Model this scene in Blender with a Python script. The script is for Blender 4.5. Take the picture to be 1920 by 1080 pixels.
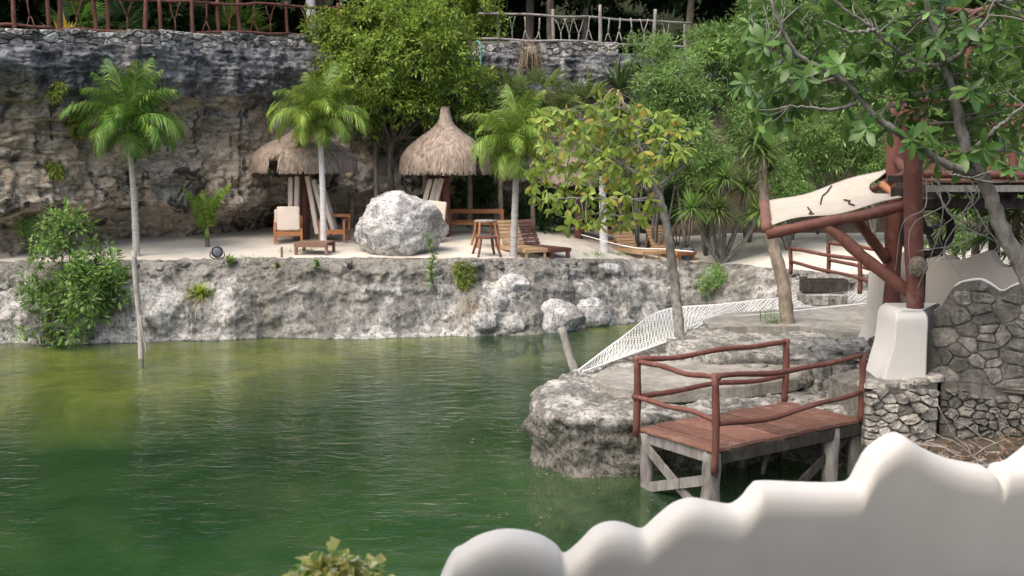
import bpy, bmesh, math, random
import numpy as np
from mathutils import Vector, Matrix, Quaternion
R = math.radians
rnd = random.Random(7)
for o in list(bpy.data.objects): bpy.data.objects.remove(o)
SC = bpy.context.scene
COL = SC.collection

# ---------------------------------------------------------------- camera
F = 2100.0; CH = 4.4; PITCH = math.atan(248.0 / F)
cam = bpy.data.cameras.new('camera'); camo = bpy.data.objects.new('camera', cam); COL.objects.link(camo)
camo.location = (0, 0, CH); camo.rotation_euler = (math.pi / 2 - PITCH, 0, 0)
cam.sensor_width = 36; cam.lens = 36 * F / 1920.0; cam.clip_end = 500; cam.clip_start = 0.1
cam.dof.use_dof = True; cam.dof.focus_distance = 21.0; cam.dof.aperture_fstop = 3.2
SC.camera = camo
SC.render.resolution_x = 1024; SC.render.resolution_y = 576
# ---------------------------------------------------------------- sky and sun (bright overcast)
SUN_EL, SUN_ROT = 58, 222
wd = bpy.data.worlds.new('World'); SC.world = wd; wd.use_nodes = True
wn = wd.node_tree.nodes; bg = wn['Background']
sky = wn.new('ShaderNodeTexSky'); sky.sky_type = 'NISHITA'; sky.sun_disc = False
sky.sun_elevation = R(SUN_EL); sky.sun_rotation = R(SUN_ROT)
sky.air_density = 1.0; sky.dust_density = 6.0; sky.ozone_density = 0.3
wd.node_tree.links.new(sky.outputs[0], bg.inputs[0]); bg.inputs[1].default_value = 0.15
sl = bpy.data.lights.new('sun', 'SUN'); so = bpy.data.objects.new('sun', sl); COL.objects.link(so)
sl.energy = 1.0; sl.angle = R(60); sl.color = (1, .96, .9)
az = R(SUN_ROT)
sdir = Vector((math.sin(az) * math.cos(R(SUN_EL)), math.cos(az) * math.cos(R(SUN_EL)), math.sin(R(SUN_EL))))
so.rotation_euler = sdir.to_track_quat('Z', 'Y').to_euler(); so.location = (0, 0, 30)
SC.view_settings.view_transform = 'Standard'; SC.view_settings.look = 'None'
SC.view_settings.gamma = 1; SC.view_settings.exposure = 0.98
SC.view_settings.use_curve_mapping = False

# ---------------------------------------------------------------- pixel helpers (photo pixels 1920x1080)
cp, sp_ = math.cos(PITCH), math.sin(PITCH)
def ray(px, py):
    u = (px - 960) / F; v = (540 - py) / F
    return Vector((u, cp + v * sp_, -sp_ + v * cp))
def P(px, py, Y):
    d = ray(px, py); return Vector((0, 0, CH)) + d * (Y / d.y)
def G(px, py, z):
    d = ray(px, py); return Vector((0, 0, CH)) + d * ((z - CH) / d.z)

# ---------------------------------------------------------------- numpy noise
_rs = np.random.RandomState(3)
_perm = _rs.permutation(256).astype(np.int64); _perm = np.concatenate([_perm, _perm, _perm])
_grad = _rs.normal(size=(256, 3)); _grad /= np.linalg.norm(_grad, axis=1)[:, None]
def perlin(p):
    p = np.asarray(p, dtype=np.float64); i = np.floor(p).astype(np.int64); f = p - i
    w = f * f * f * (f * (f * 6 - 15) + 10); i &= 255
    def g(dx, dy, dz):
        h = _perm[_perm[_perm[(i[:, 0] + dx) & 255] + ((i[:, 1] + dy) & 255)] + ((i[:, 2] + dz) & 255)]
        return np.einsum('ij,ij->i', _grad[h], f - np.array([dx, dy, dz]))
    x, y, z = w[:, 0], w[:, 1], w[:, 2]
    l = lambda a, b, t: a + (b - a) * t
    return l(l(l(g(0,0,0), g(1,0,0), x), l(g(0,1,0), g(1,1,0), x), y),
             l(l(g(0,0,1), g(1,0,1), x), l(g(0,1,1), g(1,1,1), x), y), z) * 1.6
def fbm(p, octv=4, gain=.5, ridge=False):
    p = np.asarray(p, dtype=np.float64); s = 0; a = 1.0; t = 0
    for k in range(octv):
        n = perlin(p * (2.03 ** k) + 17.3 * k)
        if ridge: n = 1 - 2 * np.abs(n)
        s = s + a * n; t += a; a *= gain
    return s / t
def smooth(a, b, x):
    t = np.clip((x - a) / (b - a), 0, 1); return t * t * (3 - 2 * t)

# ---------------------------------------------------------------- mesh helpers
def fast_mesh(name, V, Fc, smooth_=False):
    """V (n,3), Fc (m,3|4) int"""
    me = bpy.data.meshes.new(name); V = np.asarray(V, dtype=np.float32); Fc = np.asarray(Fc, dtype=np.int32)
    k = Fc.shape[1]
    me.vertices.add(len(V)); me.vertices.foreach_set('co', V.ravel())
    me.loops.add(Fc.size); me.loops.foreach_set('vertex_index', Fc.ravel())
    me.polygons.add(len(Fc)); me.polygons.foreach_set('loop_start', np.arange(0, Fc.size, k, dtype=np.int32))
    me.polygons.foreach_set('loop_total', np.full(len(Fc), k, dtype=np.int32))
    if smooth_: me.polygons.foreach_set('use_smooth', np.ones(len(Fc), dtype=bool))
    me.update(calc_edges=True); me.validate(); return me
def link(name, me, m=None, parent=None, loc=None, world=True):
    o = bpy.data.objects.new(name, me); COL.objects.link(o)
    if m is not None and me is not None and len(me.materials) == 0: me.materials.append(m)
    if parent is not None:
        o.parent = parent
        if world and loc is None and parent.parent is None: o.location = -Vector(parent.location)
    if loc is not None: o.location = loc
    return o
def tag(o, label=None, cat=None, group=None, kind=None):
    if label: o['label'] = label
    if cat: o['category'] = cat
    if group: o['group'] = group
    if kind: o['kind'] = kind
    return o
def thing(name, loc, label, cat, group=None, rz=0):
    o = bpy.data.objects.new(name, None); COL.objects.link(o); o.location = loc; o.rotation_euler = (0, 0, rz)
    o.empty_display_size = .2
    return tag(o, label, cat, group)
def copy_tree(o, parent=None):
    c = o.copy(); COL.objects.link(c); c.parent = parent
    for ch in o.children: copy_tree(ch, c)
    return c
class MB:
    def __init__(s): s.v = []; s.f = []
    def add(s, vs, fs):
        n = len(s.v); s.v += [tuple(v) for v in vs]; s.f += [tuple(i + n for i in f) for f in fs]; return s
    def bar(s, a, b, w, h, up=(0, 0, 1), ch=0.0):
        """rectangular bar from a to b: w across, h along 'up', chamfered ends optional"""
        a, b = Vector(a), Vector(b); d = (b - a).normalized(); up = Vector(up)
        x = d.cross(up)
        if x.length < 1e-4: x = d.cross(Vector((0, 1, 0)))
        x.normalize(); z = x.cross(d).normalized(); vs = []
        c = min(ch, w * .3, h * .3)
        if c <= 0:
            pr = [(-w/2, -h/2), (w/2, -h/2), (w/2, h/2), (-w/2, h/2)]
        else:
            pr = [(-w/2+c, -h/2), (w/2-c, -h/2), (w/2, -h/2+c), (w/2, h/2-c), (w/2-c, h/2), (-w/2+c, h/2), (-w/2, h/2-c), (-w/2, -h/2+c)]
        n = len(pr)
        for p in (a, b):
            for (i, j) in pr: vs.append(p + x * i + z * j)
        fs = [(i, (i + 1) % n, n + (i + 1) % n, n + i) for i in range(n)]
        fs += [tuple(range(n))[::-1], tuple(range(n, 2 * n))]
        return s.add(vs, fs)
    def box(s, lo, hi, ch=0.0):
        lo, hi = Vector(lo), Vector(hi); c = (lo + hi) / 2
        return s.bar((lo.x, c.y, c.z), (hi.x, c.y, c.z), hi.y - lo.y, hi.z - lo.z, (0, 0, 1), ch)
    def tube(s, path, rad, n=8, cap=True):
        path = [Vector(p) for p in path]
        if not hasattr(rad, '__len__'): rad = [rad] * len(path)
        d = (path[1] - path[0]).normalized()
        x = d.cross(Vector((0, 0, 1)))
        if x.length < .05: x = d.cross(Vector((0, 1, 0)))
        x.normalize(); vs = []; m = len(path)
        for i, p in enumerate(path):
            t = (path[min(i + 1, m - 1)] - path[max(i - 1, 0)]).normalized()
            x = (x - t * x.dot(t)).normalized(); y = t.cross(x)
            for k in range(n):
                a = 2 * math.pi * k / n; vs.append(p + (x * math.cos(a) + y * math.sin(a)) * rad[i])
        fs = []
        for i in range(m - 1):
            for k in range(n):
                fs.append((i * n + k, i * n + (k + 1) % n, (i + 1) * n + (k + 1) % n, (i + 1) * n + k))
        if cap: fs += [tuple(range(n))[::-1], tuple(range((m - 1) * n, m * n))]
        return s.add(vs, fs)
    def lathe(s, c, prof, n=24):
        c = Vector(c); vs = []
        for (r, z) in prof:
            for k in range(n):
                a = 2 * math.pi * k / n; vs.append(c + Vector((r * math.cos(a), r * math.sin(a), z)))
        fs = [(i * n + k, i * n + (k + 1) % n, (i + 1) * n + (k + 1) % n, (i + 1) * n + k) for i in range(len(prof) - 1) for k in range(n)]
        fs += [tuple(range(n))[::-1], tuple(range((len(prof) - 1) * n, len(prof) * n))]
        return s.add(vs, fs)
    def mesh(s, name, sm=False):
        me = bpy.data.meshes.new(name); me.from_pydata(s.v, [], s.f); me.validate()
        if sm: me.polygons.foreach_set('use_smooth', np.ones(len(me.polygons), dtype=bool))
        return me
    def build(s, name, m, parent=None, sm=False, **k): return link(name, s.mesh(name, sm), m, parent, **k)
def logpath(a, b, wob=.02, n=7, rg=rnd, sag=0):
    a, b = Vector(a), Vector(b); L = (b - a).length; out = []
    ph = [rg.uniform(0, 6.3) for _ in range(4)]
    for i in range(n):
        t = i / (n - 1); e = math.sin(math.pi * t)
        p = a.lerp(b, t)
        p += Vector((math.sin(3 * t + ph[0]), math.sin(4 * t + ph[1]), math.sin(5 * t + ph[2]) + .6 * math.sin(11 * t + ph[3]))) * wob * e
        p.z -= sag * e; out.append(p)
    return out
def log(a, b, r, wob=.02, n=8, seg=8, rg=rnd, taper=0.0, sag=0, mb=None):
    mb = mb or MB(); pth = logpath(a, b, wob, n, rg, sag)
    rad = [r * (1 - taper * i / (n - 1)) * rg.uniform(.9, 1.12) for i in range(n)]
    return mb.tube(pth, rad, seg)
def spline(pts, n=20):
    """catmull-rom through points"""
    pts = [Vector(p) for p in pts]; q = [2 * pts[0] - pts[1]] + pts + [2 * pts[-1] - pts[-2]]; out = []
    m = len(pts) - 1
    for k in range(n):
        u = k / (n - 1) * m; i = min(int(u), m - 1); t = u - i
        p0, p1, p2, p3 = q[i:i + 4]
        out.append(.5 * (2 * p1 + (p2 - p0) * t + (2 * p0 - 5 * p1 + 4 * p2 - p3) * t * t + (3 * p1 - p0 - 3 * p2 + p3) * t ** 3))
    return out
def displaced(me, fn):
    n = len(me.vertices); V = np.empty(n * 3, dtype=np.float32); me.vertices.foreach_get('co', V); V = V.reshape(-1, 3)
    N = np.empty(n * 3, dtype=np.float32); me.vertices.foreach_get('normal', N); N = N.reshape(-1, 3)
    V = fn(V.astype(float), N.astype(float)); me.vertices.foreach_set('co', V.astype(np.float32).ravel()); me.update(); return me
def voxel(mb, name, vs):
    """closed pieces -> one voxel-remeshed solid"""
    me = mb.mesh(name); o = bpy.data.objects.new('tmp', me); COL.objects.link(o)
    bm = bmesh.new(); bm.from_mesh(me); bmesh.ops.recalc_face_normals(bm, faces=bm.faces); bm.to_mesh(me); bm.free()
    md = o.modifiers.new('r', 'REMESH'); md.mode = 'VOXEL'; md.voxel_size = vs; md.use_smooth_shade = True
    dg = bpy.context.evaluated_depsgraph_get(); ev = o.evaluated_get(dg)
    out = bpy.data.meshes.new_from_object(ev); out.name = name
    bpy.data.objects.remove(o); return out

# ---------------------------------------------------------------- materials
class NT:
    def __init__(s, name):
        s.m = bpy.data.materials.new(name); s.m.use_nodes = True; s.t = s.m.node_tree; s.n = s.t.nodes
        s.b = s.n['Principled BSDF']; s.out = s.n['Material Output']
    def new(s, t, **k):
        n = s.n.new(t)
        for a, v in k.items(): setattr(n, a, v)
        return n
    def L(s, a, b): s.t.links.new(a, b)
    def coord(s, scale=(1, 1, 1), rot=(0, 0, 0), kind='Object'):
        tc = s.new('ShaderNodeTexCoord'); mp = s.new('ShaderNodeMapping')
        mp.inputs['Scale'].default_value = scale; mp.inputs['Rotation'].default_value = rot
        s.L(tc.outputs[kind], mp.inputs[0]); return mp.outputs[0]
    def noise(s, vec, scale, detail=4, rough=.55, dist=0):
        n = s.new('ShaderNodeTexNoise'); n.inputs['Scale'].default_value = scale; n.inputs['Detail'].default_value = detail
        n.inputs['Roughness'].default_value = rough; n.inputs['Distortion'].default_value = dist
        if vec is not None: s.L(vec, n.inputs['Vector'])
        return n.outputs['Fac']
    def ramp(s, fac, stops):
        r = s.new('ShaderNodeValToRGB'); e = r.color_ramp.elements
        while len(e) < len(stops): e.new(.5)
        for i, (p, c) in enumerate(stops):
            e[i].position = p; e[i].color = (c, c, c, 1) if not hasattr(c, '__len__') else (*c, 1)
        s.L(fac, r.inputs[0]); return r.outputs[0]
    def mix(s, fac, a, b, mode='MIX'):
        n = s.new('ShaderNodeMix', data_type='RGBA', blend_type=mode)
        for i, v in ((0, fac), (6, a), (7, b)):
            if hasattr(v, 'is_linked'): s.L(v, n.inputs[i])
            elif i == 0: n.inputs[i].default_value = v
            else: n.inputs[i].default_value = (*v, 1)
        return n.outputs[2]
    def math(s, op, a, b=None):
        n = s.new('ShaderNodeMath', operation=op)
        for i, v in ((0, a), (1, b)):
            if v is None: continue
            if hasattr(v, 'is_linked'): s.L(v, n.inputs[i])
            else: n.inputs[i].default_value = v
        return n.outputs[0]
    def bump(s, h, strength=.5, dist=.05, nrm=None):
        n = s.new('ShaderNodeBump'); n.inputs['Strength'].default_value = strength; n.inputs['Distance'].default_value = dist
        s.L(h, n.inputs['Height'])
        if nrm is not None: s.L(nrm, n.inputs['Normal'])
        s.L(n.outputs[0], s.b.inputs['Normal']); return n.outputs[0]
    def fin(s, col, rough=.8, spec=.3):
        if hasattr(col, 'is_linked'): s.L(col, s.b.inputs['Base Color'])
        else: s.b.inputs['Base Color'].default_value = (*col, 1)
        if hasattr(rough, 'is_linked'): s.L(rough, s.b.inputs['Roughness'])
        else: s.b.inputs['Roughness'].default_value = rough
        s.b.inputs['Specular IOR Level'].default_value = spec; return s.m
M = {}
def rock_mat(name, light, mid, dark, pit=.4, stain=.5, sc=1.0, moss=0.0, vert=.35, splash=None, orand=0):
    t = NT(name); v = t.coord(); vs = t.coord((1, 1, vert))
    big = t.noise(vs, 1.0 * sc, 10, .68, .5); med = t.noise(v, 3.6 * sc, 12, .74, .4); fine = t.noise(v, 11 * sc, 8, .74, .3)
    c = t.mix(t.ramp(med, [(.40, 0), (.56, 1)]), mid, light)
    c = t.mix(t.math('MULTIPLY', t.ramp(big, [(.49, 0), (.57, 1)]), stain), c, t.mix(fine, dark, mid))
    if name == 'limestone':
        sx = t.new('ShaderNodeSeparateXYZ'); t.L(v, sx.inputs[0]); mz = t.new('ShaderNodeMapRange'); mz.inputs[1].default_value = 1.15; mz.inputs[2].default_value = 1.45
        t.L(t.math('ADD', sx.outputs[2], t.math('MULTIPLY', t.math('SUBTRACT', big, .5), 1.6)), mz.inputs[0])
        c = t.mix(t.math('MULTIPLY', mz.outputs[0], .62), c, t.mix(fine, (.05, .047, .04), (.26, .24, .20)))
    if name == 'limestone': c = t.mix(t.ramp(t.noise(vs, .30, 6, .65, .6), [(.50, 0), (.60, .7)]), c, t.mix(fine, (.06, .058, .05), (.24, .225, .19)))
    st = t.noise(t.coord((1, 1, .10)), 2.6 * sc, 8, .7, .3)
    c = t.mix(t.math('MULTIPLY', t.ramp(st, [(.53, 0), (.62, 1)]), stain * .75), c, dark)
    c = t.mix(t.math('MULTIPLY', t.ramp(fine, [(.40, 1), (.46, 0)]), pit), c, tuple(x * .5 for x in dark))
    if moss: c = t.mix(t.math('MULTIPLY', t.ramp(t.noise(v, 2.2 * sc, 8, .72), [(.53, 0), (.62, 1)]), moss), c, (.10, .11, .04))
    if orand:
        oi = t.new('ShaderNodeObjectInfo'); hs = t.new('ShaderNodeHueSaturation'); mr = t.new('ShaderNodeMapRange'); mr.inputs[3].default_value = 1 - orand; mr.inputs[4].default_value = 1 + orand
        t.L(oi.outputs['Random'], mr.inputs[0]); t.L(mr.outputs[0], hs.inputs['Value']); t.L(c, hs.inputs['Color']); c = hs.outputs[0]
    if splash:
        sp = t.new('ShaderNodeSeparateXYZ'); t.L(v, sp.inputs[0])
        zz = t.math('ADD', sp.outputs[2], t.math('MULTIPLY', t.math('SUBTRACT', med, .5), .9))
        mr = t.new('ShaderNodeMapRange'); mr.inputs[1].default_value = splash + .12; mr.inputs[2].default_value = splash - .12; t.L(zz, mr.inputs[0])
        c = t.mix(t.math('MULTIPLY', mr.outputs[0], .85), c, t.mix(t.ramp(fine, [(.40, 0), (.58, 1)]), (.025, .024, .02), (.19, .18, .15)))
    h = t.math('ADD', t.math('MULTIPLY', med, 1.0), t.math('MULTIPLY', fine, .5))
    t.bump(h, 1.0, .075 / sc); M[name] = t.fin(c, .9, .2); return M[name]
rock_mat('limestone', (.52, .51, .48), (.25, .245, .23), (.065, .065, .066), .75, .9, 1.25, .12)
rock_mat('boulder_stone', (.60, .59, .575), (.34, .335, .33), (.085, .085, .085), .85, .75, 1.7, 0, .8)
rock_mat('ledge_stone', (.47, .455, .415), (.19, .183, .165), (.055, .054, .049), .75, .75, 1.5, .3, .7, splash=.74)
rock_mat('masonry_stone', (.32, .30, .265), (.18, .17, .15), (.06, .06, .058), .5, .6, 2.0, .15, 1, None, .35)
rock_mat('rubble_stone', (.55, .52, .46), (.32, .29, .25), (.08, .075, .07), .5, .5, 2.0, .1, 1, None, .4)
rock_mat('cap_stone', (.46, .45, .42), (.17, .168, .165), (.04, .04, .042), .5, .8, 1.6, .1, 1, None, .55)
rock_mat('mortar', (.24, .225, .195), (.13, .123, .108), (.05, .05, .045), .4, .5, 2.0, .2, 1)
rock_mat('concrete', (.42, .40, .355), (.31, .295, .255), (.15, .145, .125), .3, .65, .9, .12, 1)
def cliff_mat():
    t = NT('cliff_rock'); v = t.coord(); geo = t.new('ShaderNodeSeparateXYZ'); t.L(v, geo.inputs[0])
    med = t.noise(v, 2.2, 12, .74, .5); fine = t.noise(v, 9, 8, .74); big = t.noise(t.coord((1, 1, .5)), .55, 5, .6, 1.0)
    bed = t.noise(t.coord((.35, .35, 3.2), (.06, .1, 0)), 1.6, 6, .65, .4)
    low = t.mix(t.ramp(med, [(.34, 0), (.66, 1)]), (.36, .27, .18), (.70, .62, .50))
    low = t.mix(t.ramp(t.noise(v, .8, 5, .6), [(.46, 0), (.66, .85)]), low, (.60, .575, .53))
    low = t.mix(t.ramp(bed, [(.55, 0), (.66, .7)]), low, (.075, .068, .06))
    streak = t.noise(t.coord((.8, .8, .28), (0, .5, 0)), 1.1, 7, .66, 1.0)
    low = t.mix(t.ramp(streak, [(.53, 0), (.59, .92)]), low, (.055, .052, .05))
    low = t.mix(t.math('MULTIPLY', t.ramp(t.noise(v, 1.3, 5, .7), [(.58, 0), (.7, 1)]), .5), low, (.09, .10, .035))
    cap = t.mix(t.ramp(med, [(.40, 0), (.60, 1)]), (.06, .062, .07), (.30, .305, .32))
    cap = t.mix(t.ramp(t.noise(t.coord((.5, .5, 2.5)), 3.0, 6, .7, .4), [(.54, 0), (.64, .8)]), cap, (.05, .05, .055))
    cap = t.mix(t.ramp(t.noise(t.coord((1.4, 1.4, .13), (0, -.2, 0)), 2.2, 5, .6), [(.56, 0), (.68, .75)]), cap, (.50, .49, .47))
    zz = t.math('ADD', geo.outputs[2], t.math('MULTIPLY', t.math('SUBTRACT', big, .5), 4.6))
    zz = t.math('ADD', zz, t.math('MULTIPLY', t.math('SUBTRACT', med, .5), .8))
    mr = t.new('ShaderNodeMapRange'); mr.inputs[1].default_value = 5.55; mr.inputs[2].default_value = 6.1; t.L(zz, mr.inputs[0])
    c = t.mix(mr.outputs[0], low, cap)
    c = t.mix(t.math('MULTIPLY', t.ramp(fine, [(.40, 1), (.46, 0)]), .65), c, (.04, .038, .036))
    t.bump(t.math('ADD', med, t.math('MULTIPLY', fine, .5)), 1.0, .14); M['cliff'] = t.fin(c, .92, .15)
cliff_mat()
def simple(name, a, b, scale=6, rough=.7, bump=.2, bd=.01, stretch=(1, 1, 1), spec=.3, lo=.35, hi=.65, kind='Object', objrand=0):
    t = NT(name); v = t.coord(stretch, kind=kind); n = t.noise(v, scale, 6, .62, .2)
    c = t.mix(t.ramp(n, [(lo, 0), (hi, 1)]), a, b)
    if objrand:
        oi = t.new('ShaderNodeObjectInfo'); hs = t.new('ShaderNodeHueSaturation')
        mr = t.new('ShaderNodeMapRange'); mr.inputs[3].default_value = 1 - objrand; mr.inputs[4].default_value = 1 + objrand
        t.L(oi.outputs['Random'], mr.inputs[0]); t.L(mr.outputs[0], hs.inputs['Value']); t.L(c, hs.inputs['Color']); c = hs.outputs[0]
    if bump: t.bump(t.noise(v, scale * 4, 5, .6), bump, bd)
    M[name] = t.fin(c, rough, spec); return M[name]
def wood(name, a, b, grain=(.6, 14, 14), wear=None, rough=.6, objrand=.15, bump=.35):
    t = NT(name); v = t.coord(grain); n = t.noise(v, 2.0, 6, .6, .8); bl = t.noise(t.coord(), 3.0, 5, .65)
    c = t.mix(t.ramp(n, [(.32, 0), (.68, 1)]), a, b)
    if wear: c = t.mix(t.ramp(bl, [(.55, 0), (.72, .75)]), c, wear)
    oi = t.new('ShaderNodeObjectInfo'); hs = t.new('ShaderNodeHueSaturation')
    mr = t.new('ShaderNodeMapRange'); mr.inputs[3].default_value = 1 - objrand; mr.inputs[4].default_value = 1 + objrand
    t.L(oi.outputs['Random'], mr.inputs[0]); t.L(mr.outputs[0], hs.inputs['Value']); t.L(c, hs.inputs['Color'])
    t.bump(t.math('ADD', n, bl), bump, .008); M[name] = t.fin(hs.outputs[0], rough, .3); return M[name]
wood('red_log', (.10, .038, .029), (.155, .062, .047), (6, 6, 2), (.21, .115, .092), .6, .12)
wood('red_plank', (.115, .054, .038), (.18, .092, .068), (8, 8, 8), (.26, .17, .14), .65, .34)
wood('tan_wood', (.33, .20, .11), (.48, .325, .19), (5, 5, 12), (.45, .34, .22), .6, .14)
wood('orange_wood', (.30, .125, .05), (.44, .20, .09), (5, 5, 12), None, .55, .1)
wood('brown_wood', (.14, .075, .05), (.22, .13, .095), (8, 8, 8), (.28, .22, .18), .7, .1)
wood('grey_wood', (.09, .083, .076), (.25, .238, .222), (4, 4, 1.0), (.07, .062, .055), .85, .15, .7)
wood('driftwood', (.20, .187, .17), (.34, .32, .295), (9, 9, 2), (.12, .105, .095), .85, .1, .5)
wood('dark_wood', (.022, .019, .016), (.055, .048, .041), (9, 9, 2), (.10, .093, .085), .85, .15, .6)
simple('sand', (.56, .53, .47), (.45, .42, .365), 1.2, .95, .35, .02, spec=.1)
simple('thatch', (.21, .165, .135), (.42, .345, .285), 9, .95, .3, .02, (1, 1, .4), .1)
simple('thatch_core', (.10, .08, .065), (.19, .15, .12), 14, .95, .4, .03, (1, 1, .3), .1)
simple('canvas', (.37, .335, .28), (.43, .395, .335), 3, .85, .1, .01, spec=.15)
simple('cushion', (.60, .52, .45), (.66, .585, .51), 5, .9, .1, .004, spec=.1, objrand=.06)
simple('plaster', (.62, .595, .545), (.68, .655, .605), 1.6, .75, .12, .012, spec=.25)
simple('plaster_far', (.54, .50, .44), (.60, .56, .50), 1.2, .85, .15, .01, spec=.2)
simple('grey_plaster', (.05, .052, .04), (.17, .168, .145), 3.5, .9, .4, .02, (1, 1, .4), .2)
simple('palm_bark', (.27, .255, .235), (.44, .42, .40), 5, .9, .4, .015, (1, 1, 5), .2)
simple('white_bark', (.62, .62, .63), (.48, .47, .46), 5, .85, .3, .01, (1, 1, 3), .2)
simple('bark', (.075, .06, .048), (.18, .155, .13), 9, .92, .6, .02, (1, 1, .35), .15)
simple('grey_bark', (.10, .094, .084), (.235, .222, .20), 10, .9, .5, .015, (1, 1, .6), .2)
simple('brown_bark', (.15, .12, .095), (.30, .255, .205), 9, .92, .7, .03, (1, 1, .5), .15)
simple('soil', (.06, .048, .035), (.13, .105, .08), 3, .95, .5, .04, spec=.1)
simple('jungle_floor_shade', (.012, .016, .008), (.03, .034, .016), 2, .95, .5, .1, spec=.05)  # near-black tone stands in for the deep shade under the forest
simple('litter', (.14, .085, .05), (.27, .19, .13), 14, .95, .2, .01, spec=.1)
simple('black_plastic', (.012, .012, .013), (.022, .022, .024), 6, .4, .1, .005)
simple('tarp', (.012, .013, .016), (.03, .032, .037), 4, .35, .6, .05, spec=.5)
simple('bucket_blue', (.10, .14, .17), (.14, .18, .21), 5, .5, .1, .004)
simple('rope_white', (.74, .73, .70), (.82, .81, .79), 8, .85, .1, .003, spec=.1)
simple('pipe_green', (.16, .42, .36), (.22, .48, .42), 6, .5, .1, .003)
simple('lamp_glass', (.05, .055, .065), (.16, .175, .20), 30, .25, .2, .005, spec=.6)
simple('woven', (.09, .075, .06), (.26, .22, .18), 34, .9, .8, .01, spec=.15)
simple('white_sheet', (.72, .72, .72), (.80, .80, .80), 2, .8, .3, .03, spec=.2)
def leaf_mat(name, a, b, c=None, trans=.32, rough=.45, spec=.35, camt=.5):
    t = NT(name); g = t.new('ShaderNodeNewGeometry'); oi = t.new('ShaderNodeObjectInfo')
    r = t.math('FRACT', t.math('ADD', g.outputs['Random Per Island'], t.math('MULTIPLY', oi.outputs['Random'], 3.7)))
    stops = [(0, a), (.75, b)] if c is None else [(0, a), (.55, b), (.86, b), (.97, c)]
    col = t.ramp(r, stops)
    patch = t.noise(t.coord((1, 1, 1)), 1.3, 3, .5)
    hs = t.new('ShaderNodeHueSaturation'); mr = t.new('ShaderNodeMapRange')
    mr.inputs[1].default_value = .3; mr.inputs[2].default_value = .7; mr.inputs[3].default_value = .58; mr.inputs[4].default_value = 1.45
    t.L(patch, mr.inputs[0]); t.L(mr.outputs[0], hs.inputs['Value']); t.L(col, hs.inputs['Color'])
    t.fin(hs.outputs[0], rough, spec)
    tr = t.new('ShaderNodeBsdfTranslucent'); mx = t.new('ShaderNodeMixShader'); mx.inputs[0].default_value = trans
    h2 = t.new('ShaderNodeHueSaturation'); h2.inputs['Value'].default_value = 1.35; h2.inputs['Hue'].default_value = .485
    t.L(hs.outputs[0], h2.inputs['Color']); t.L(h2.outputs[0], tr.inputs[0])
    t.L(t.b.outputs[0], mx.inputs[1]); t.L(tr.outputs[0], mx.inputs[2]); t.L(mx.outputs[0], t.out.inputs[0])
    M[name] = t.m; return t.m
leaf_mat('leaf_palm', (.045, .12, .018), (.10, .21, .035), (.30, .32, .06))
leaf_mat('leaf_palm_yellow', (.07, .15, .022), (.17, .27, .045), (.40, .38, .09))
leaf_mat('leaf_lime', (.085, .165, .025), (.19, .29, .045), (.36, .40, .08), .4)
leaf_mat('leaf_green', (.065, .14, .032), (.14, .25, .06), (.22, .32, .09))
leaf_mat('leaf_fresh', (.085, .175, .05), (.18, .30, .09), (.28, .40, .14), .38)
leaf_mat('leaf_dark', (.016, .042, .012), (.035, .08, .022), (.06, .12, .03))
leaf_mat('leaf_glossy', (.038, .10, .022), (.088, .18, .04), (.16, .27, .065), .34, .34, .45)
leaf_mat('leaf_almond', (.11, .19, .03), (.26, .35, .06), (.44, .33, .08), .45)
leaf_mat('leaf_fan', (.025, .065, .022), (.06, .12, .035), (.12, .18, .06))
leaf_mat('leaf_yucca', (.06, .11, .03), (.14, .20, .055), (.24, .27, .10))
leaf_mat('leaf_grass', (.12, .19, .03), (.24, .31, .05), (.34, .35, .10))
leaf_mat('leaf_dry', (.20, .15, .09), (.34, .27, .17), (.42, .36, .25))
leaf_mat('leaf_purple', (.03, .02, .022), (.07, .045, .05))
leaf_mat('leaf_variegated', (.16, .32, .08), (.62, .60, .22), (.85, .85, .80), .45)
leaf_mat('leaf_yellow', (.45, .38, .05), (.58, .48, .08))
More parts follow.
